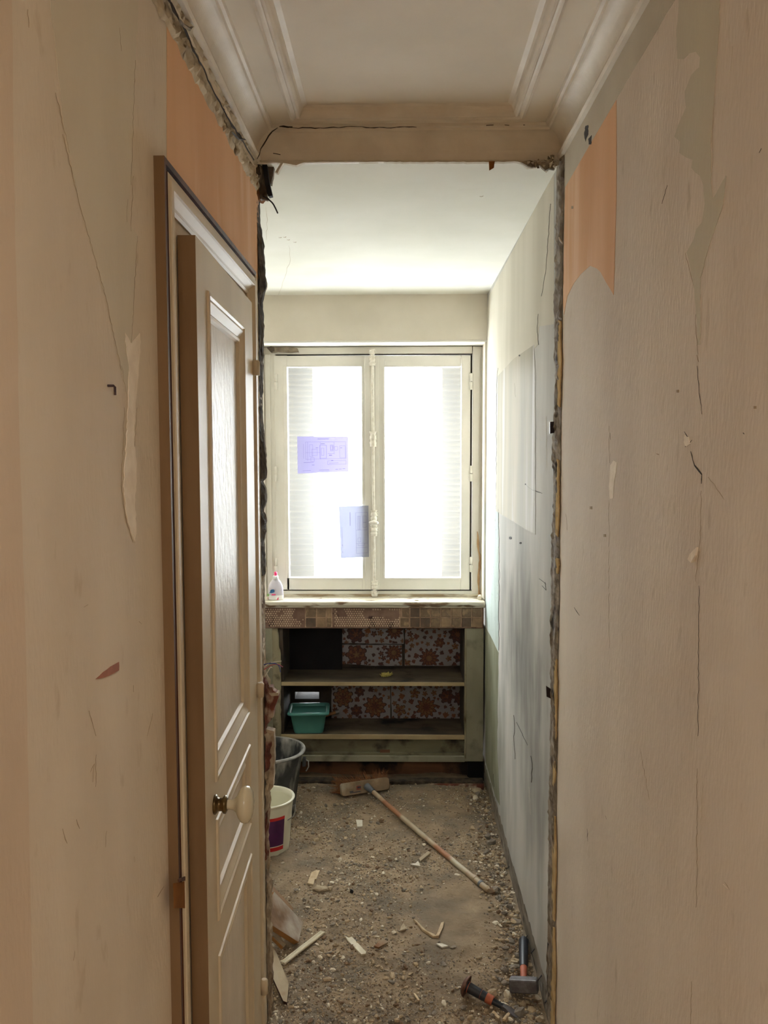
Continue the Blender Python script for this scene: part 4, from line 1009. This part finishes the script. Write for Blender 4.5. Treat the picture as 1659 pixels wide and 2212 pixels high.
to.parent = blab; to.matrix_parent_inverse = Matrix()

def rock(name, c, r, m, flat=.6, seed=0, sub=2):
    import bmesh
    bm = bmesh.new(); bmesh.ops.create_icosphere(bm, subdivisions=sub, radius=1)
    mb = MB()
    bm.verts.index_update()
    vs = []
    for v in bm.verts:
        d = 1 + .45 * noise.noise(v.co * 1.4 + Vector((seed, seed * 2, 0))) + .15 * noise.noise(v.co * 4 + Vector((seed, 0, 0)))
        q = Vector((v.co.x * r[0], v.co.y * r[1], v.co.z * r[2])) * d; vs.append(Vector(c) + q)
    mb.add(vs, [[v.index for v in f_.verts] for f_ in bm.faces], m); bm.free()
    return mb.build(name)
c = hy(1037, 1294, 4.47); tag(rock('plaster_chunk', (c.x, c.y, zs_ + .012), (.014, .012, .016), 'rock_white', seed=3), 'pale grey plaster lump in the corner of the sill', 'rubble')
c = hy(900, 1299, 4.44); tag(rock('plaster_chip', (c.x, c.y, zs_ + .004), (.013, .01, .005), 'rock_white', seed=5), 'flat white plaster chip on the sill under the blank pane', 'rubble')

# wires from the broken wall
def wire(pts, m, r, label, Y=2.46, nm='electric_wire', g='loose wires from the broken partition'):
    mb = MB(); P = [hy(q[0], q[1], Y + (q[2] if len(q) > 2 else 0)) for q in pts]
    out = []
    for i in range(len(P) - 1):
        p0, p1, p2, p3 = P[max(i - 1, 0)], P[i], P[i + 1], P[min(i + 2, len(P) - 1)]
        for t in [j / 5 for j in range(5)]:
            out.append(.5 * ((2 * p1) + (p2 - p0) * t + (2 * p0 - 5 * p1 + 4 * p2 - p3) * t * t + (3 * p1 - p0 - 3 * p2 + p3) * t ** 3))
    out.append(P[-1]); mb.tube(out, r, m, 7)
    return tag(mb.build(nm), label, 'wire', g)
wire([(564, 1440), (574, 1435), (590, 1432), (602, 1438), (606, 1452)], 'wire_blue', .0014, 'blue electric wire drooping lowest out of the broken edge')
wire([(564, 1437), (578, 1434), (595, 1434), (610, 1441)], 'wire_blue', .0012, 'blue electric wire ending beside the red one')
wire([(564, 1452), (574, 1444), (586, 1437), (600, 1435), (611, 1441)], 'wire_red', .0012, 'red electric wire arching out of the broken edge')
wire([(566, 1445), (580, 1434), (595, 1430), (608, 1428)], 'wire_white', .0012, 'pale electric wire reaching up highest over the others')
wire([(568, 1470), (576, 1455), (584, 1442), (588, 1443)], 'wire_white', .0012, 'thin pale wire bent upward below the coloured wires')
wire([(568, 424), (576, 428), (588, 438), (595, 450), (600, 461)], 'wire_black', .0022, 'thin black cable curling out below the charred lath')
mb = MB(); a = hy(566, 350, 2.45); b = hy(586, 422, 2.44)
q = [hy(*t, 2.455) for t in ((565, 350), (576, 350), (581, 390), (588, 422), (580, 424), (577, 418), (573, 400), (569, 372))]
mb.prism([v + Vector((0, .02, 0)) for v in q], (0, -.02, 0), 'charred'); tag(mb.build('wood_lath'), 'charred black wooden lath hanging under the cornice corner', 'lath')
mb = MB()
plate(mb, [(552, 352), (592, 352), (590, 372), (586, 398), (581, 396), (578, 380), (574, 400), (578, 418), (576, 424), (562, 430), (556, 410), (550, 385), (546, 366)], 2.475, 'raw_plaster', .02)
plate(mb, [(546, 350), (558, 350), (562, 372), (556, 380), (548, 370)], 2.44, 'raw_dark', .03)
plate(mb, [(562, 424), (575, 422), (582, 430), (578, 433), (566, 430)], 2.46, 'raw_plaster', .01)
mb.build('corner_plaster', wl)['label'] = 'broken grey plaster at the cornice corner'
mb = MB(); plate(mb, [(569, 598), (574, 600), (577, 612), (575, 626), (569, 628)], 2.50, 'plaster_pale', .01); mb.build('plaster_blob', wl)

# ---------------------------------------------------------------- rubble floor
def fh(x, y):
    h = .016 * noise.noise(Vector((x * 2.6, y * 2.6, 0))) + .007 * noise.noise(Vector((x * 9, y * 9, 2))) + .004 * noise.noise(Vector((x * 28, y * 28, 5)))
    h -= .030 * math.exp(-((XR - x) / .10) ** 2) * (1 + .5 * noise.noise(Vector((y * 3, 1, 0))))
    if y > 4.25: h -= .03 * min(1, (y - 4.25) / .2)
    return h
g = MB(); x0, x1, y0, y1 = KL, XR + .06, 2.15, 4.78; nx, ny = 170, 320; vs = []
for j in range(ny + 1):
    for i in range(nx + 1):
        x = x0 + (x1 - x0) * i / nx; y = y0 + (y1 - y0) * j / ny; vs.append((x, y, fh(x, y) + .0025 * noise.noise(Vector((x * 70, y * 70, 1)))))
g.add(vs, [(j * (nx + 1) + i, j * (nx + 1) + i + 1, (j + 1) * (nx + 1) + i + 1, (j + 1) * (nx + 1) + i) for j in range(ny) for i in range(nx)], 'dirt', True)
struct(g.build('floor'), 'dusty dug out kitchen floor of sand and rubble')
# grit
t_ = (1 + 5 ** .5) / 2
ico_v = [Vector(v).normalized() for v in ((-1,t_,0),(1,t_,0),(-1,-t_,0),(1,-t_,0),(0,-1,t_),(0,1,t_),(0,-1,-t_),(0,1,-t_),(t_,0,-1),(t_,0,1),(-t_,0,-1),(-t_,0,1))]
ico_f = [(0,11,5),(0,5,1),(0,1,7),(0,7,10),(0,10,11),(1,5,9),(5,11,4),(11,10,2),(10,7,6),(7,1,8),(3,9,4),(3,4,2),(3,2,6),(3,6,8),(3,8,9),(4,9,5),(2,4,11),(6,2,10),(8,6,7),(9,8,1)]
octv = [Vector(v) for v in ((1,0,0),(0,1,0),(-1,0,0),(0,-1,0),(0,0,1),(0,0,-1))]; octf = [(0,1,4),(1,2,4),(2,3,4),(3,0,4),(1,0,5),(2,1,5),(3,2,5),(0,3,5)]
random.seed(5); g = MB(); cnt = 0
while cnt < 27000:
    y = 2.3 + (4.4 - 2.3) * random.random() ** 1.15; x = random.uniform(-.62, XR - .004)
    dens = .42 + .9 * noise.noise(Vector((x * 2.2 + 3, y * 2.2, 4))) + .8 * math.exp(-((XR - x) / .09) ** 2) + (.5 if y < 2.8 else 0) * (.5 + noise.noise(Vector((x * 4, y * 4, 9)))) 
    if random.random() > dens: continue
    u = random.random(); r = .0018 + .0035 * u * u + (.008 * random.random() if random.random() < .05 else 0)
    if XR - x < .14 and random.random() < .22: r *= 2.1
    z = fh(x, y); big = r > .005
    V, F_ = (ico_v, ico_f) if big else (octv, octf)
    e = Matrix.Rotation(random.uniform(0, 6.28), 3, 'Z') @ Matrix.Rotation(random.uniform(-.5, .5), 3, 'X')
    sx, sy, sz = random.uniform(.7, 1.6), random.uniform(.6, 1), random.uniform(.3, .8)
    m = random.choices(['grit_beige', 'grit_grey', 'grit_brown', 'grit_white'], [.40, .30, .15, .15])[0]
    g.add([e @ Vector((v.x * sx, v.y * sy, v.z * sz)) * r * random.uniform(.75, 1.2) + Vector((x, y, z + r * .25)) for v in V], F_, m); cnt += 1
tag(g.build('gravel'), 'loose grit and small stones strewn over the sandy kitchen floor', 'gravel', kind='stuff')

# ---------------------------------------------------------------- chips and splinters on the floor
def flr(px, py):
    q = hz(px, py, 0)
    for _ in range(3): q = hz(px, py, fh(q.x, q.y))
    return q
def shard(px, th, m, name, label, cat, group=None, lift=.004, ms=None):
    W = [flr(*q) for q in px]; z = max(fh(v.x, v.y) for v in W); mb = MB()
    P = [Vector((v.x, v.y, fh(v.x, v.y) + lift)) for v in W]
    ar = Vector()
    for i in range(len(P)): ar += P[i].cross(P[(i + 1) % len(P)])
    if ar.z < 0: P = P[::-1]
    mb.prism([p_ - Vector((0, 0, th * .3)) for p_ in P], (0, 0, th), m, ms); return tag(mb.build(name), label, cat, group)
shard([(769, 1774), (783, 1775), (783, 1788), (772, 1789)], .006, 'rock_white', 'tile_chip', 'white square tile chip on the sand below the broom head', 'rubble')
shard([(664, 1911), (673, 1888), (684, 1883), (688, 1885), (680, 1902), (677, 1914)], .006, 'splinter', 'wood_splinter', 'pale split wood shaving lying between the white bucket and the stone', 'splinter')
shard([(686, 1884), (691, 1884), (683, 1903), (680, 1903)], .006, 'splinter', 'wood_splinter', 'thin sliver lying along the split wood shaving', 'splinter')
shard([(745, 2026), (753, 2030), (760, 2028), (765, 2033), (791, 2061), (790, 2065), (781, 2066), (752, 2037)], .006, 'white_stick', 'wood_splinter', 'flat pale wooden slat with a pointed end in the middle of the floor', 'splinter')
shard([(893, 1990), (900, 1994), (920, 2015), (938, 2023), (942, 2027), (936, 2028), (912, 2012)], .008, 'splinter', 'wood_splinter', 'long thin splinter, longer arm of the V shape on the floor', 'splinter')
shard([(940, 2027), (944, 2022), (953, 1998), (959, 1996), (957, 2008), (948, 2026)], .008, 'splinter', 'wood_splinter', 'frayed short splinter, upright arm of the V shape on the floor', 'splinter')
shard([(828, 2033), (838, 2040), (818, 2051), (808, 2048), (818, 2038)], .006, 'plank_pale', 'wood_scrap', 'curled brown paper scrap beside the flat pale slat', 'rubble')
shard([(866, 2005), (872, 1998), (878, 2010), (864, 2014)], .005, 'rock_pale', 'stone_flake', 'triangular beige stone flake in the middle of the grit', 'rubble')
shard([(898, 1868), (903, 1863), (908, 1874), (886, 1870)], .005, 'rock_white', 'plaster_chip', 'pointed white plaster chip below the broom pole', 'rubble')
shard([(942, 2042), (955, 2042), (968, 2047), (955, 2050)], .005, 'rock_white', 'plaster_chip', 'flat whitish chip under the V shaped splinters', 'rubble')
shard([(893, 2150), (897, 2150), (907, 2164), (903, 2166)], .005, 'splinter', 'wood_splinter', 'small splinter beside the chisel guard', 'splinter')
shard([(1085, 2206), (1099, 2190), (1102, 2194), (1092, 2208)], .006, 'splinter', 'wood_splinter', 'pale splinter lying by the tip of the chisel', 'splinter')
shard([(1067, 2188), (1080, 2202), (1077, 2206), (1062, 2192)], .006, 'splinter', 'wood_splinter', 'splinter in the grit under the chisel shaft', 'splinter')
shard([(905, 1858), (925, 1842), (930, 1846), (908, 1864)], .006, 'plank_pale', 'wood_scrap', 'light brown scrap just below the broom pole', 'rubble')
def rk(px, py, r, m, label, seed, nm='stone'):
    q = flr(px, py); return tag(rock(nm, (q.x, q.y, q.z + r[2] * .6), r, m, seed=seed), label, 'stone')
rk(692, 1924, (.030, .018, .012), 'rock_pale', 'flat beige stone on the sand beside a pale pebble', 2)
rk(713, 1921, (.012, .010, .008), 'rock_pale', 'pale pebble touching the flat beige stone', 4)
rk(760, 1928, (.008, .008, .008), 'rock_dark', 'small black lump on the open sand', 6)
rk(1064, 2150, (.018, .014, .012), 'rock_pale', 'round pale plaster lump between hammer and chisel', 8)
for i, (px, py, r, lb) in enumerate(((1100, 1962, .016, 'grey stone against the wall foot, nearest the end of the broom pole'), (1114, 1984, .013, 'pale upright stone against the wall foot'), (1089, 1974, .012, 'grey stone standing just out from the wall foot'), (1062, 1905, .013, 'grey stone beside the tip of the broom pole'), (1085, 1912, .012, 'grey pebble on the far side of the broom pole tip'), (1112, 2080, .015, 'angular stone beside the hammer grip'), (1090, 2098, .014, 'pale angular stone in the grit above the hammer head'), (1030, 1712, .026, 'broad grey stone below the dark corner of the cupboard'), (1043, 1724, .016, 'dark stone at the foot of the green wall strip'), (1165, 2205, .014, 'grey stone beside the broken skirting under the hammer'))):
    rk(px, py, (r, r * .8, r * .6), ('grit_grey', 'rock_pale')[i % 2], lb, 10 + i)

# loose floor board edge under the cabinet
mb = MB(); a = hy(600, 1692, 4.36); b = hy(1044, 1700, 4.36)
mb.bbox((a.x, 4.34, -.03), (b.x, 4.40, .004), 'raw_dark', .004); mb.bbox((X(930, 4.33), 4.315, -.03), (b.x, 4.335, -.002), 'brick_red', .004)
tag(mb.build('floor_joist'), 'dark rotten timber lying on the ground in front of the cupboard void', 'timber')

# ---------------------------------------------------------------- broom
br = empty('broom', flr(790, 1722)); tag(br, 'old push broom with a long pole lying across the sandy floor', 'broom')
HL = flr(737, 1727); HR = flr(841, 1708)
ax_ = (HR - HL); ax_.z = 0; ln = ax_.length; ax_.normalize(); out_ = Vector((ax_.y, -ax_.x, 0))
face_n = (out_ * .97 + Vector((0, 0, .30))).normalized(); up_ = face_n.cross(ax_) * -1
if up_.z < 0: up_ = -up_
TBm = Matrix(((ax_.x, up_.x, face_n.x, 0), (ax_.y, up_.y, face_n.y, 0), (ax_.z, up_.z, face_n.z, 0), (0, 0, 0, 1)))
hc = (HL + HR) / 2; hc.z = fh(hc.x, hc.y) + .012; hc = hc + up_ * .028
TBm = Matrix.Translation(hc) @ TBm
mb = MB()
R = rrect(ln / 2, .031, .014)
loft(mb, [([(x * .985, y * .95) for x, y in R], -.012), (R, -.009), (R, .009), ([(x * .985, y * .94) for x, y in R], .012)], TBm, 'broom_wood')
for v_ in range(1): pass
bhead = mb.build('broom_head', br)
mb = MB()
for (u0, v0, u1, v1, m) in ((-.088, -.016, -.068, -.011, 'broom_dark'), (-.086, -.021, -.03, -.017, 'broom_dark'), (-.050, -.010, -.026, .010, 'broom_label'), (-.045, -.002, -.026, .006, 'broom_dark')):
    mb.box((u0, v0, .0118), (u1, v1, .0126 + (.0003 if m == 'broom_dark' else 0)), m, TBm)
mb.build('broom_label', bhead)['label'] = 'worn red and grey printed label'
mb = MB()
for i in range(900):
    u = random.uniform(-ln / 2 + .008, ln / 2 - .008); v = random.uniform(-.026, .026)
    a = TBm @ Vector((u, v, -.010)); d = Vector((u * .30 + random.uniform(-.012, .012), v * .9 + random.uniform(0, .030), -.066 - random.random() * .014))
    b = TBm @ (Vector((u, v, -.010)) + d); b.z = max(b.z, .002)
    mb.tube([a, (a + b) / 2 + Vector((0, 0, .002)), b], [.0009, .0008, .0005], 'bristle', 3, False)
bb_ = mb.build('bristles', br); bb_['kind'] = 'stuff'
mb = MB(); pa_ = TBm @ Vector((.008, 0, .010)); pe = flr(1052, 1929); pe.z = fh(pe.x, pe.y) + .016
mb.tube([pa_, pa_.lerp(pe, .07)], [.018, .0125], 'pole_grey', 14); mb.build('socket', br)
mb = MB(); dirp = (pe - pa_)
pts = [pa_ + dirp * t + Vector((0, 0, -.006 * math.sin(PI * t))) for t in [.04 + .96 * i / 14 for i in range(15)]]
mb.tube(pts, [.0118] * 13 + [.0125, .0125], 'pole', 14); mb.tube([pa_ + dirp * .905, pa_ + dirp * .925], .0133, 'pole', 14)
mb.tube([pa_ + dirp * .955, pa_ + dirp * .965], .014, 'pole_grey', 14); mb.tube([pe, pe + dirp.normalized() * .012], [.013, .008], 'pole', 14)
mb.build('broom_pole', br)

# ---------------------------------------------------------------- buckets
def bucket(center, H, rt, rb, body, rim_m, rim_r, label, name):
    e = empty(name, center); tag(e, label, 'bucket'); T = Matrix.Translation(center)
    mb = MB()
    mb.lathe([(0, 0), (rb - .004, 0), (rb, .004)] + [(rb + (rt - rb) * t, H * t) for t in (.1, .3, .5, .7, .9, 1)] + [(rt - .004, H)] + [(rb - .004 + (rt - rb) * t, H * t) for t in (.9, .6, .3, .05)] + [(0, .008)], body, T, 48)
    mb.build('bucket_body', e)
    mb = MB(); n = 48; R = []
    for i in range(9):
        a = 2 * PI * i / 8; R.append((rt + rim_r * .6 + rim_r * math.cos(a), H - rim_r * .6 + rim_r * math.sin(a)))
    mb.lathe(R, rim_m, T, 48); mb.build('bucket_rim', e)
    return e, T
cB = hz(572, 1773, 0); cB = Vector((-.640, 3.97, -.012))
eb, T1 = bucket(cB, .325, .168, .122, 'bucket_black', 'bucket_rim', .0085, 'black rubble bucket crusted with grey plaster beside the cupboard', 'builder_bucket')
mb = MB(); hp = T1 @ Vector((.180, -.01, .275))
mb.tube([hp, hp + Vector((.016, -.004, -.004)), hp + Vector((.018, -.012, -.03)), hp + Vector((.006, -.018, -.05))], .003, 'wire_metal', 8)
mb.bbox((hp.x - .012, hp.y - .016, hp.z - .03), (hp.x + .004, hp.y + .012, hp.z + .012), 'bucket_black', .003); mb.build('bucket_handle', eb)
cW = Vector((-.592, 3.60, -.006))
ew, T2 = bucket(cW, .236, .119, .098, 'bucket_white', 'bucket_white', .0045, 'white paint bucket with a purple and red label', 'paint_bucket')
mb = MB(); hp = T2 @ Vector((.119, -.02, .205))
mb.tube([hp, hp + Vector((.012, -.002, .004)), hp + Vector((.014, -.006, -.02)), hp + Vector((.004, -.012, -.045)), hp + Vector((-.02, -.03, -.055))], .0022, 'wire_metal', 8); mb.build('bucket_handle', ew)
mb = MB()
def lab(z0, z1, m, off):
    n = 24; a0, a1 = math.radians(-150), math.radians(-38); vs = []
    for i in range(n + 1):
        a = a0 + (a1 - a0) * i / n
        for z in (z0, z1):
            r = .098 + .021 * z / .236 + off; vs.append(T2 @ Vector((r * math.cos(a), r * math.sin(a), z)))
    mb.add(vs, [(i * 2, (i + 1) * 2, (i + 1) * 2 + 1, i * 2 + 1) for i in range(n)], m, True)
lab(.045, .175, 'label_purple', .0008); lab(.168, .182, 'label_red', .0012); lab(.028, .047, 'label_red', .0012); lab(.046, .050, 'bucket_white', .0014)
mb.build('bucket_label', ew)['label'] = 'purple label with red bars'

# ---------------------------------------------------------------- boards low beside the broken edge
def board(px3, th, m, me_, name, label):     # px3: [(px,py,height)] four corners of the upper face
    W = []
    for x, y, h in px3: W.append(hz(x, y, h))
    n = (W[1] - W[0]).cross(W[3] - W[0]).normalized()
    if n.dot(Vector((0, 0, EYE)) - W[0]) < 0: n = -n
    ar = Vector()
    for i in range(len(W)): ar += (W[i] - W[0]).cross(W[(i + 1) % len(W)] - W[0])
    if ar.dot(n) < 0: W = W[::-1]
    mb = MB(); mb.prism([v - n * th for v in W], n * th, m, me_); return tag(mb.build(name), label, 'board')
board([(592, 1926, .17), (655, 1992, .022), (645, 2035, .022), (566, 1985, .17)], .020, 'plank_brown', 'plank_edge', 'wooden_plank', 'broad brown plank end with white paint smears leaning low in the opening')
board([(590, 1914, .10), (634, 1962, .012), (630, 1970, .012), (584, 1924, .10)], .010, 'plank_brown', 'plank_edge', 'wooden_plank', 'narrow grey brown batten lying behind the broad plank')
board([(586, 2000, .06), (618, 2040, .012), (612, 2046, .010), (580, 2014, .06)], .012, 'plank_pale', 'plank_edge', 'wooden_plank', 'short pale batten tucked under the broad plank')
board([(586, 2040, .05), (598, 2060, .045), (624, 2125, .03), (620, 2165, .02), (612, 2162, .02), (586, 2105, .04)], .012, 'plank_pale', 'wood_stripped', 'wooden_plank', 'pale pointed broken board propped beside the door frame')
mb = MB(); a = flr(610, 2088); b = flr(697, 2018); a.z += .012; b.z += .008
sd = (b - a).cross(Vector((0, 0, 1))).normalized()
for o_, r_ in ((-.0065, .0042), (.0, .0035), (.0065, .0048)):
    mb.tube([a + sd * o_, b + sd * o_], r_, 'white_stick', 8)
mb.box((-.001, -.001, -.001), (.001, .001, .001), 'white_stick', Matrix.Translation((a + b) / 2))
tag(mb.build('moulding_strip'), 'thin white grooved moulding strip lying on the sand by the planks', 'moulding')

# ---------------------------------------------------------------- club hammer
hm = empty('club_hammer', flr(1130, 2150)); tag(hm, 'club hammer with grey and orange grip lying against the wall foot', 'hammer')
h0 = flr(1131, 2146); h0.z += .035; h1 = flr(1131, 2040); h1.z += .022
dh = (h1 - h0)
mb = MB(); hd = dh.normalized(); hs = hd.cross(Vector((0, 0, 1))).normalized(); hu = hs.cross(hd)
def ell(mb, t0, t1, r0, r1, m, n=5, fl=.8):
    mb.tube([h0 + dh * (t0 + (t1 - t0) * i / n) for i in range(n + 1)], [r0 + (r1 - r0) * i / n for i in range(n + 1)], m, 14, True, fl)
ell(mb, .0, .36, .0105, .0125, 'orange_grip'); mb.build('hammer_neck', hm)['label'] = 'orange neck'
mb = MB(); mb.tube([h0 + dh * t for t in (.34, .38, .5, .7, .85, .95, 1.0)], [.013, .0145, .0155, .0165, .0165, .0175, .012], 'rubber_dark', 16, True, .85); mb.build('hammer_grip', hm)['label'] = 'dark grey rubber grip'
mb = MB(); ha = flr(1098, 2152); hb = flr(1160, 2168)
hv = Vector((1, -.10, 0)).normalized(); TH_ = Matrix.Translation(h0 + Vector((.002, -.006, -.004))) @ Matrix(((hv.x, -hv.y * -1, 0, 0), (hv.y, hv.x, 0, 0), (0, 0, 1, 0), (0, 0, 0, 1)))
TH_ = Matrix.Translation(h0 + Vector((.0, -.008, .0))) @ Matrix.Rotation(math.radians(-14), 4, 'Z') @ Matrix.Rotation(math.radians(-7), 4, 'Y') @ Matrix.Rotation(math.radians(-14), 4, 'X')
mb.bbox((-.046, -.021, -.021), (.046, .021, .021), 'steel', .005, TH_); mb.build('hammer_head', hm)['label'] = 'grey steel head'

# ---------------------------------------------------------------- chisel
ch = empty('cold_chisel', flr(1050, 2170)); tag(ch, 'brick chisel with round hand guard and black and orange sleeve in the grit', 'chisel')
c0 = flr(1004, 2150); c0.z = fh(c0.x, c0.y) + .034; c1 = flr(1122, 2199); c1.z = fh(c1.x, c1.y) + .006
dc = c1 - c0
def ct(t): return c0 + dc * t
mb = MB(); mb.tube([ct(.03), ct(.08), ct(.40)], [.017, .0165, .0145], 'rubber_dark', 12, True); mb.build('chisel_sleeve', ch)
mb = MB(); mb.tube([ct(.40), ct(.52)], [.0152, .0148], 'orange_grip', 12); mb.build('sleeve_band', ch)['label'] = 'orange band'
mb = MB(); mb.tube([ct(.065), ct(.075)], .0175, 'orange_grip', 12); mb.build('sleeve_band', ch)['label'] = 'thin orange ring'
mb = MB(); mb.tube([ct(.30), ct(.305)], .0158, 'orange_grip', 12); mb.build('sleeve_band', ch)['label'] = 'thin orange ring'
dn = dc.normalized(); q_ = dn.to_track_quat('Z', 'Y').to_matrix().to_4x4()
mb = MB(); mb.lathe([(0, -.010), (.016, -.009), (.027, -.004), (.033, .002), (.034, .006), (.030, .007), (.018, .003), (0, .002)], 'rust_steel', Matrix.Translation(ct(.01)) @ q_, 28, 1, 1); mb.build('hand_guard', ch)['label'] = 'round rusty brown guard'
mb = MB(); mb.tube([ct(.52), ct(.62), ct(.70)], [.0105, .009, .009], 'rubber_dark', 6)
s_ = dn.cross(Vector((0, 0, 1))).normalized(); u_ = s_.cross(dn)
vs = []
for t, hw, hh in ((.68, .008, .007), (.76, .009, .006), (.84, .013, .0035), (.99, .015, .001)):
    c_ = ct(t); vs += [c_ - s_ * hw - u_ * hh, c_ + s_ * hw - u_ * hh, c_ + s_ * hw + u_ * hh, c_ - s_ * hw + u_ * hh]
mb.add(vs, [(i * 4 + j, i * 4 + (j + 1) % 4, (i + 1) * 4 + (j + 1) % 4, (i + 1) * 4 + j) for i in range(3) for j in range(4)] + [(3, 2, 1, 0), (12, 13, 14, 15)], 'steel')
mb.build('chisel_blade', ch)['label'] = 'grey steel blade'

# ---------------------------------------------------------------- light
W_ = bpy.data.worlds.new('world'); S.world = W_; W_.use_nodes = True
bg = W_.node_tree.nodes['Background']; bg.inputs[0].default_value = (.92, .97, 1.0, 1); bg.inputs[1].default_value = 7.0
def area(name, loc, rot, sx, sy, e, col, portal=False):
    l = bpy.data.lights.new(name, 'AREA'); l.shape = 'RECTANGLE'; l.size = sx; l.size_y = sy; l.energy = e; l.color = col
    if portal: l.cycles.is_portal = True
    o = bpy.data.objects.new(name, l); COL.objects.link(o); o.location = loc; o.rotation_euler = rot; return o
xw0, xw1 = X(600, 4.66), X(1015, 4.66); zw0, zw1 = Z(1275, 4.66), Z(768, 4.66)
area('window_portal', ((xw0 + xw1) / 2, 4.70, (zw0 + zw1) / 2), (-PI / 2, 0, 0), xw1 - xw0, zw1 - zw0, 1, (1, 1, 1), True)
area('corridor_fill', (.02, -.9, 2.62), (0, 0, 0), .4, 1.0, 6, (1.0, .95, .87))  # unseen fill light added behind the camera to brighten the corridor
S.view_settings.view_transform = 'Standard'; S.view_settings.look = 'None'; S.view_settings.exposure = 2.1; S.view_settings.gamma = 1
S.view_settings.use_curve_mapping = False
S.cycles.diffuse_bounces = 10; S.cycles.max_bounces = 14; S.cycles.use_denoising = True
S.cycles.sample_clamp_indirect = 6
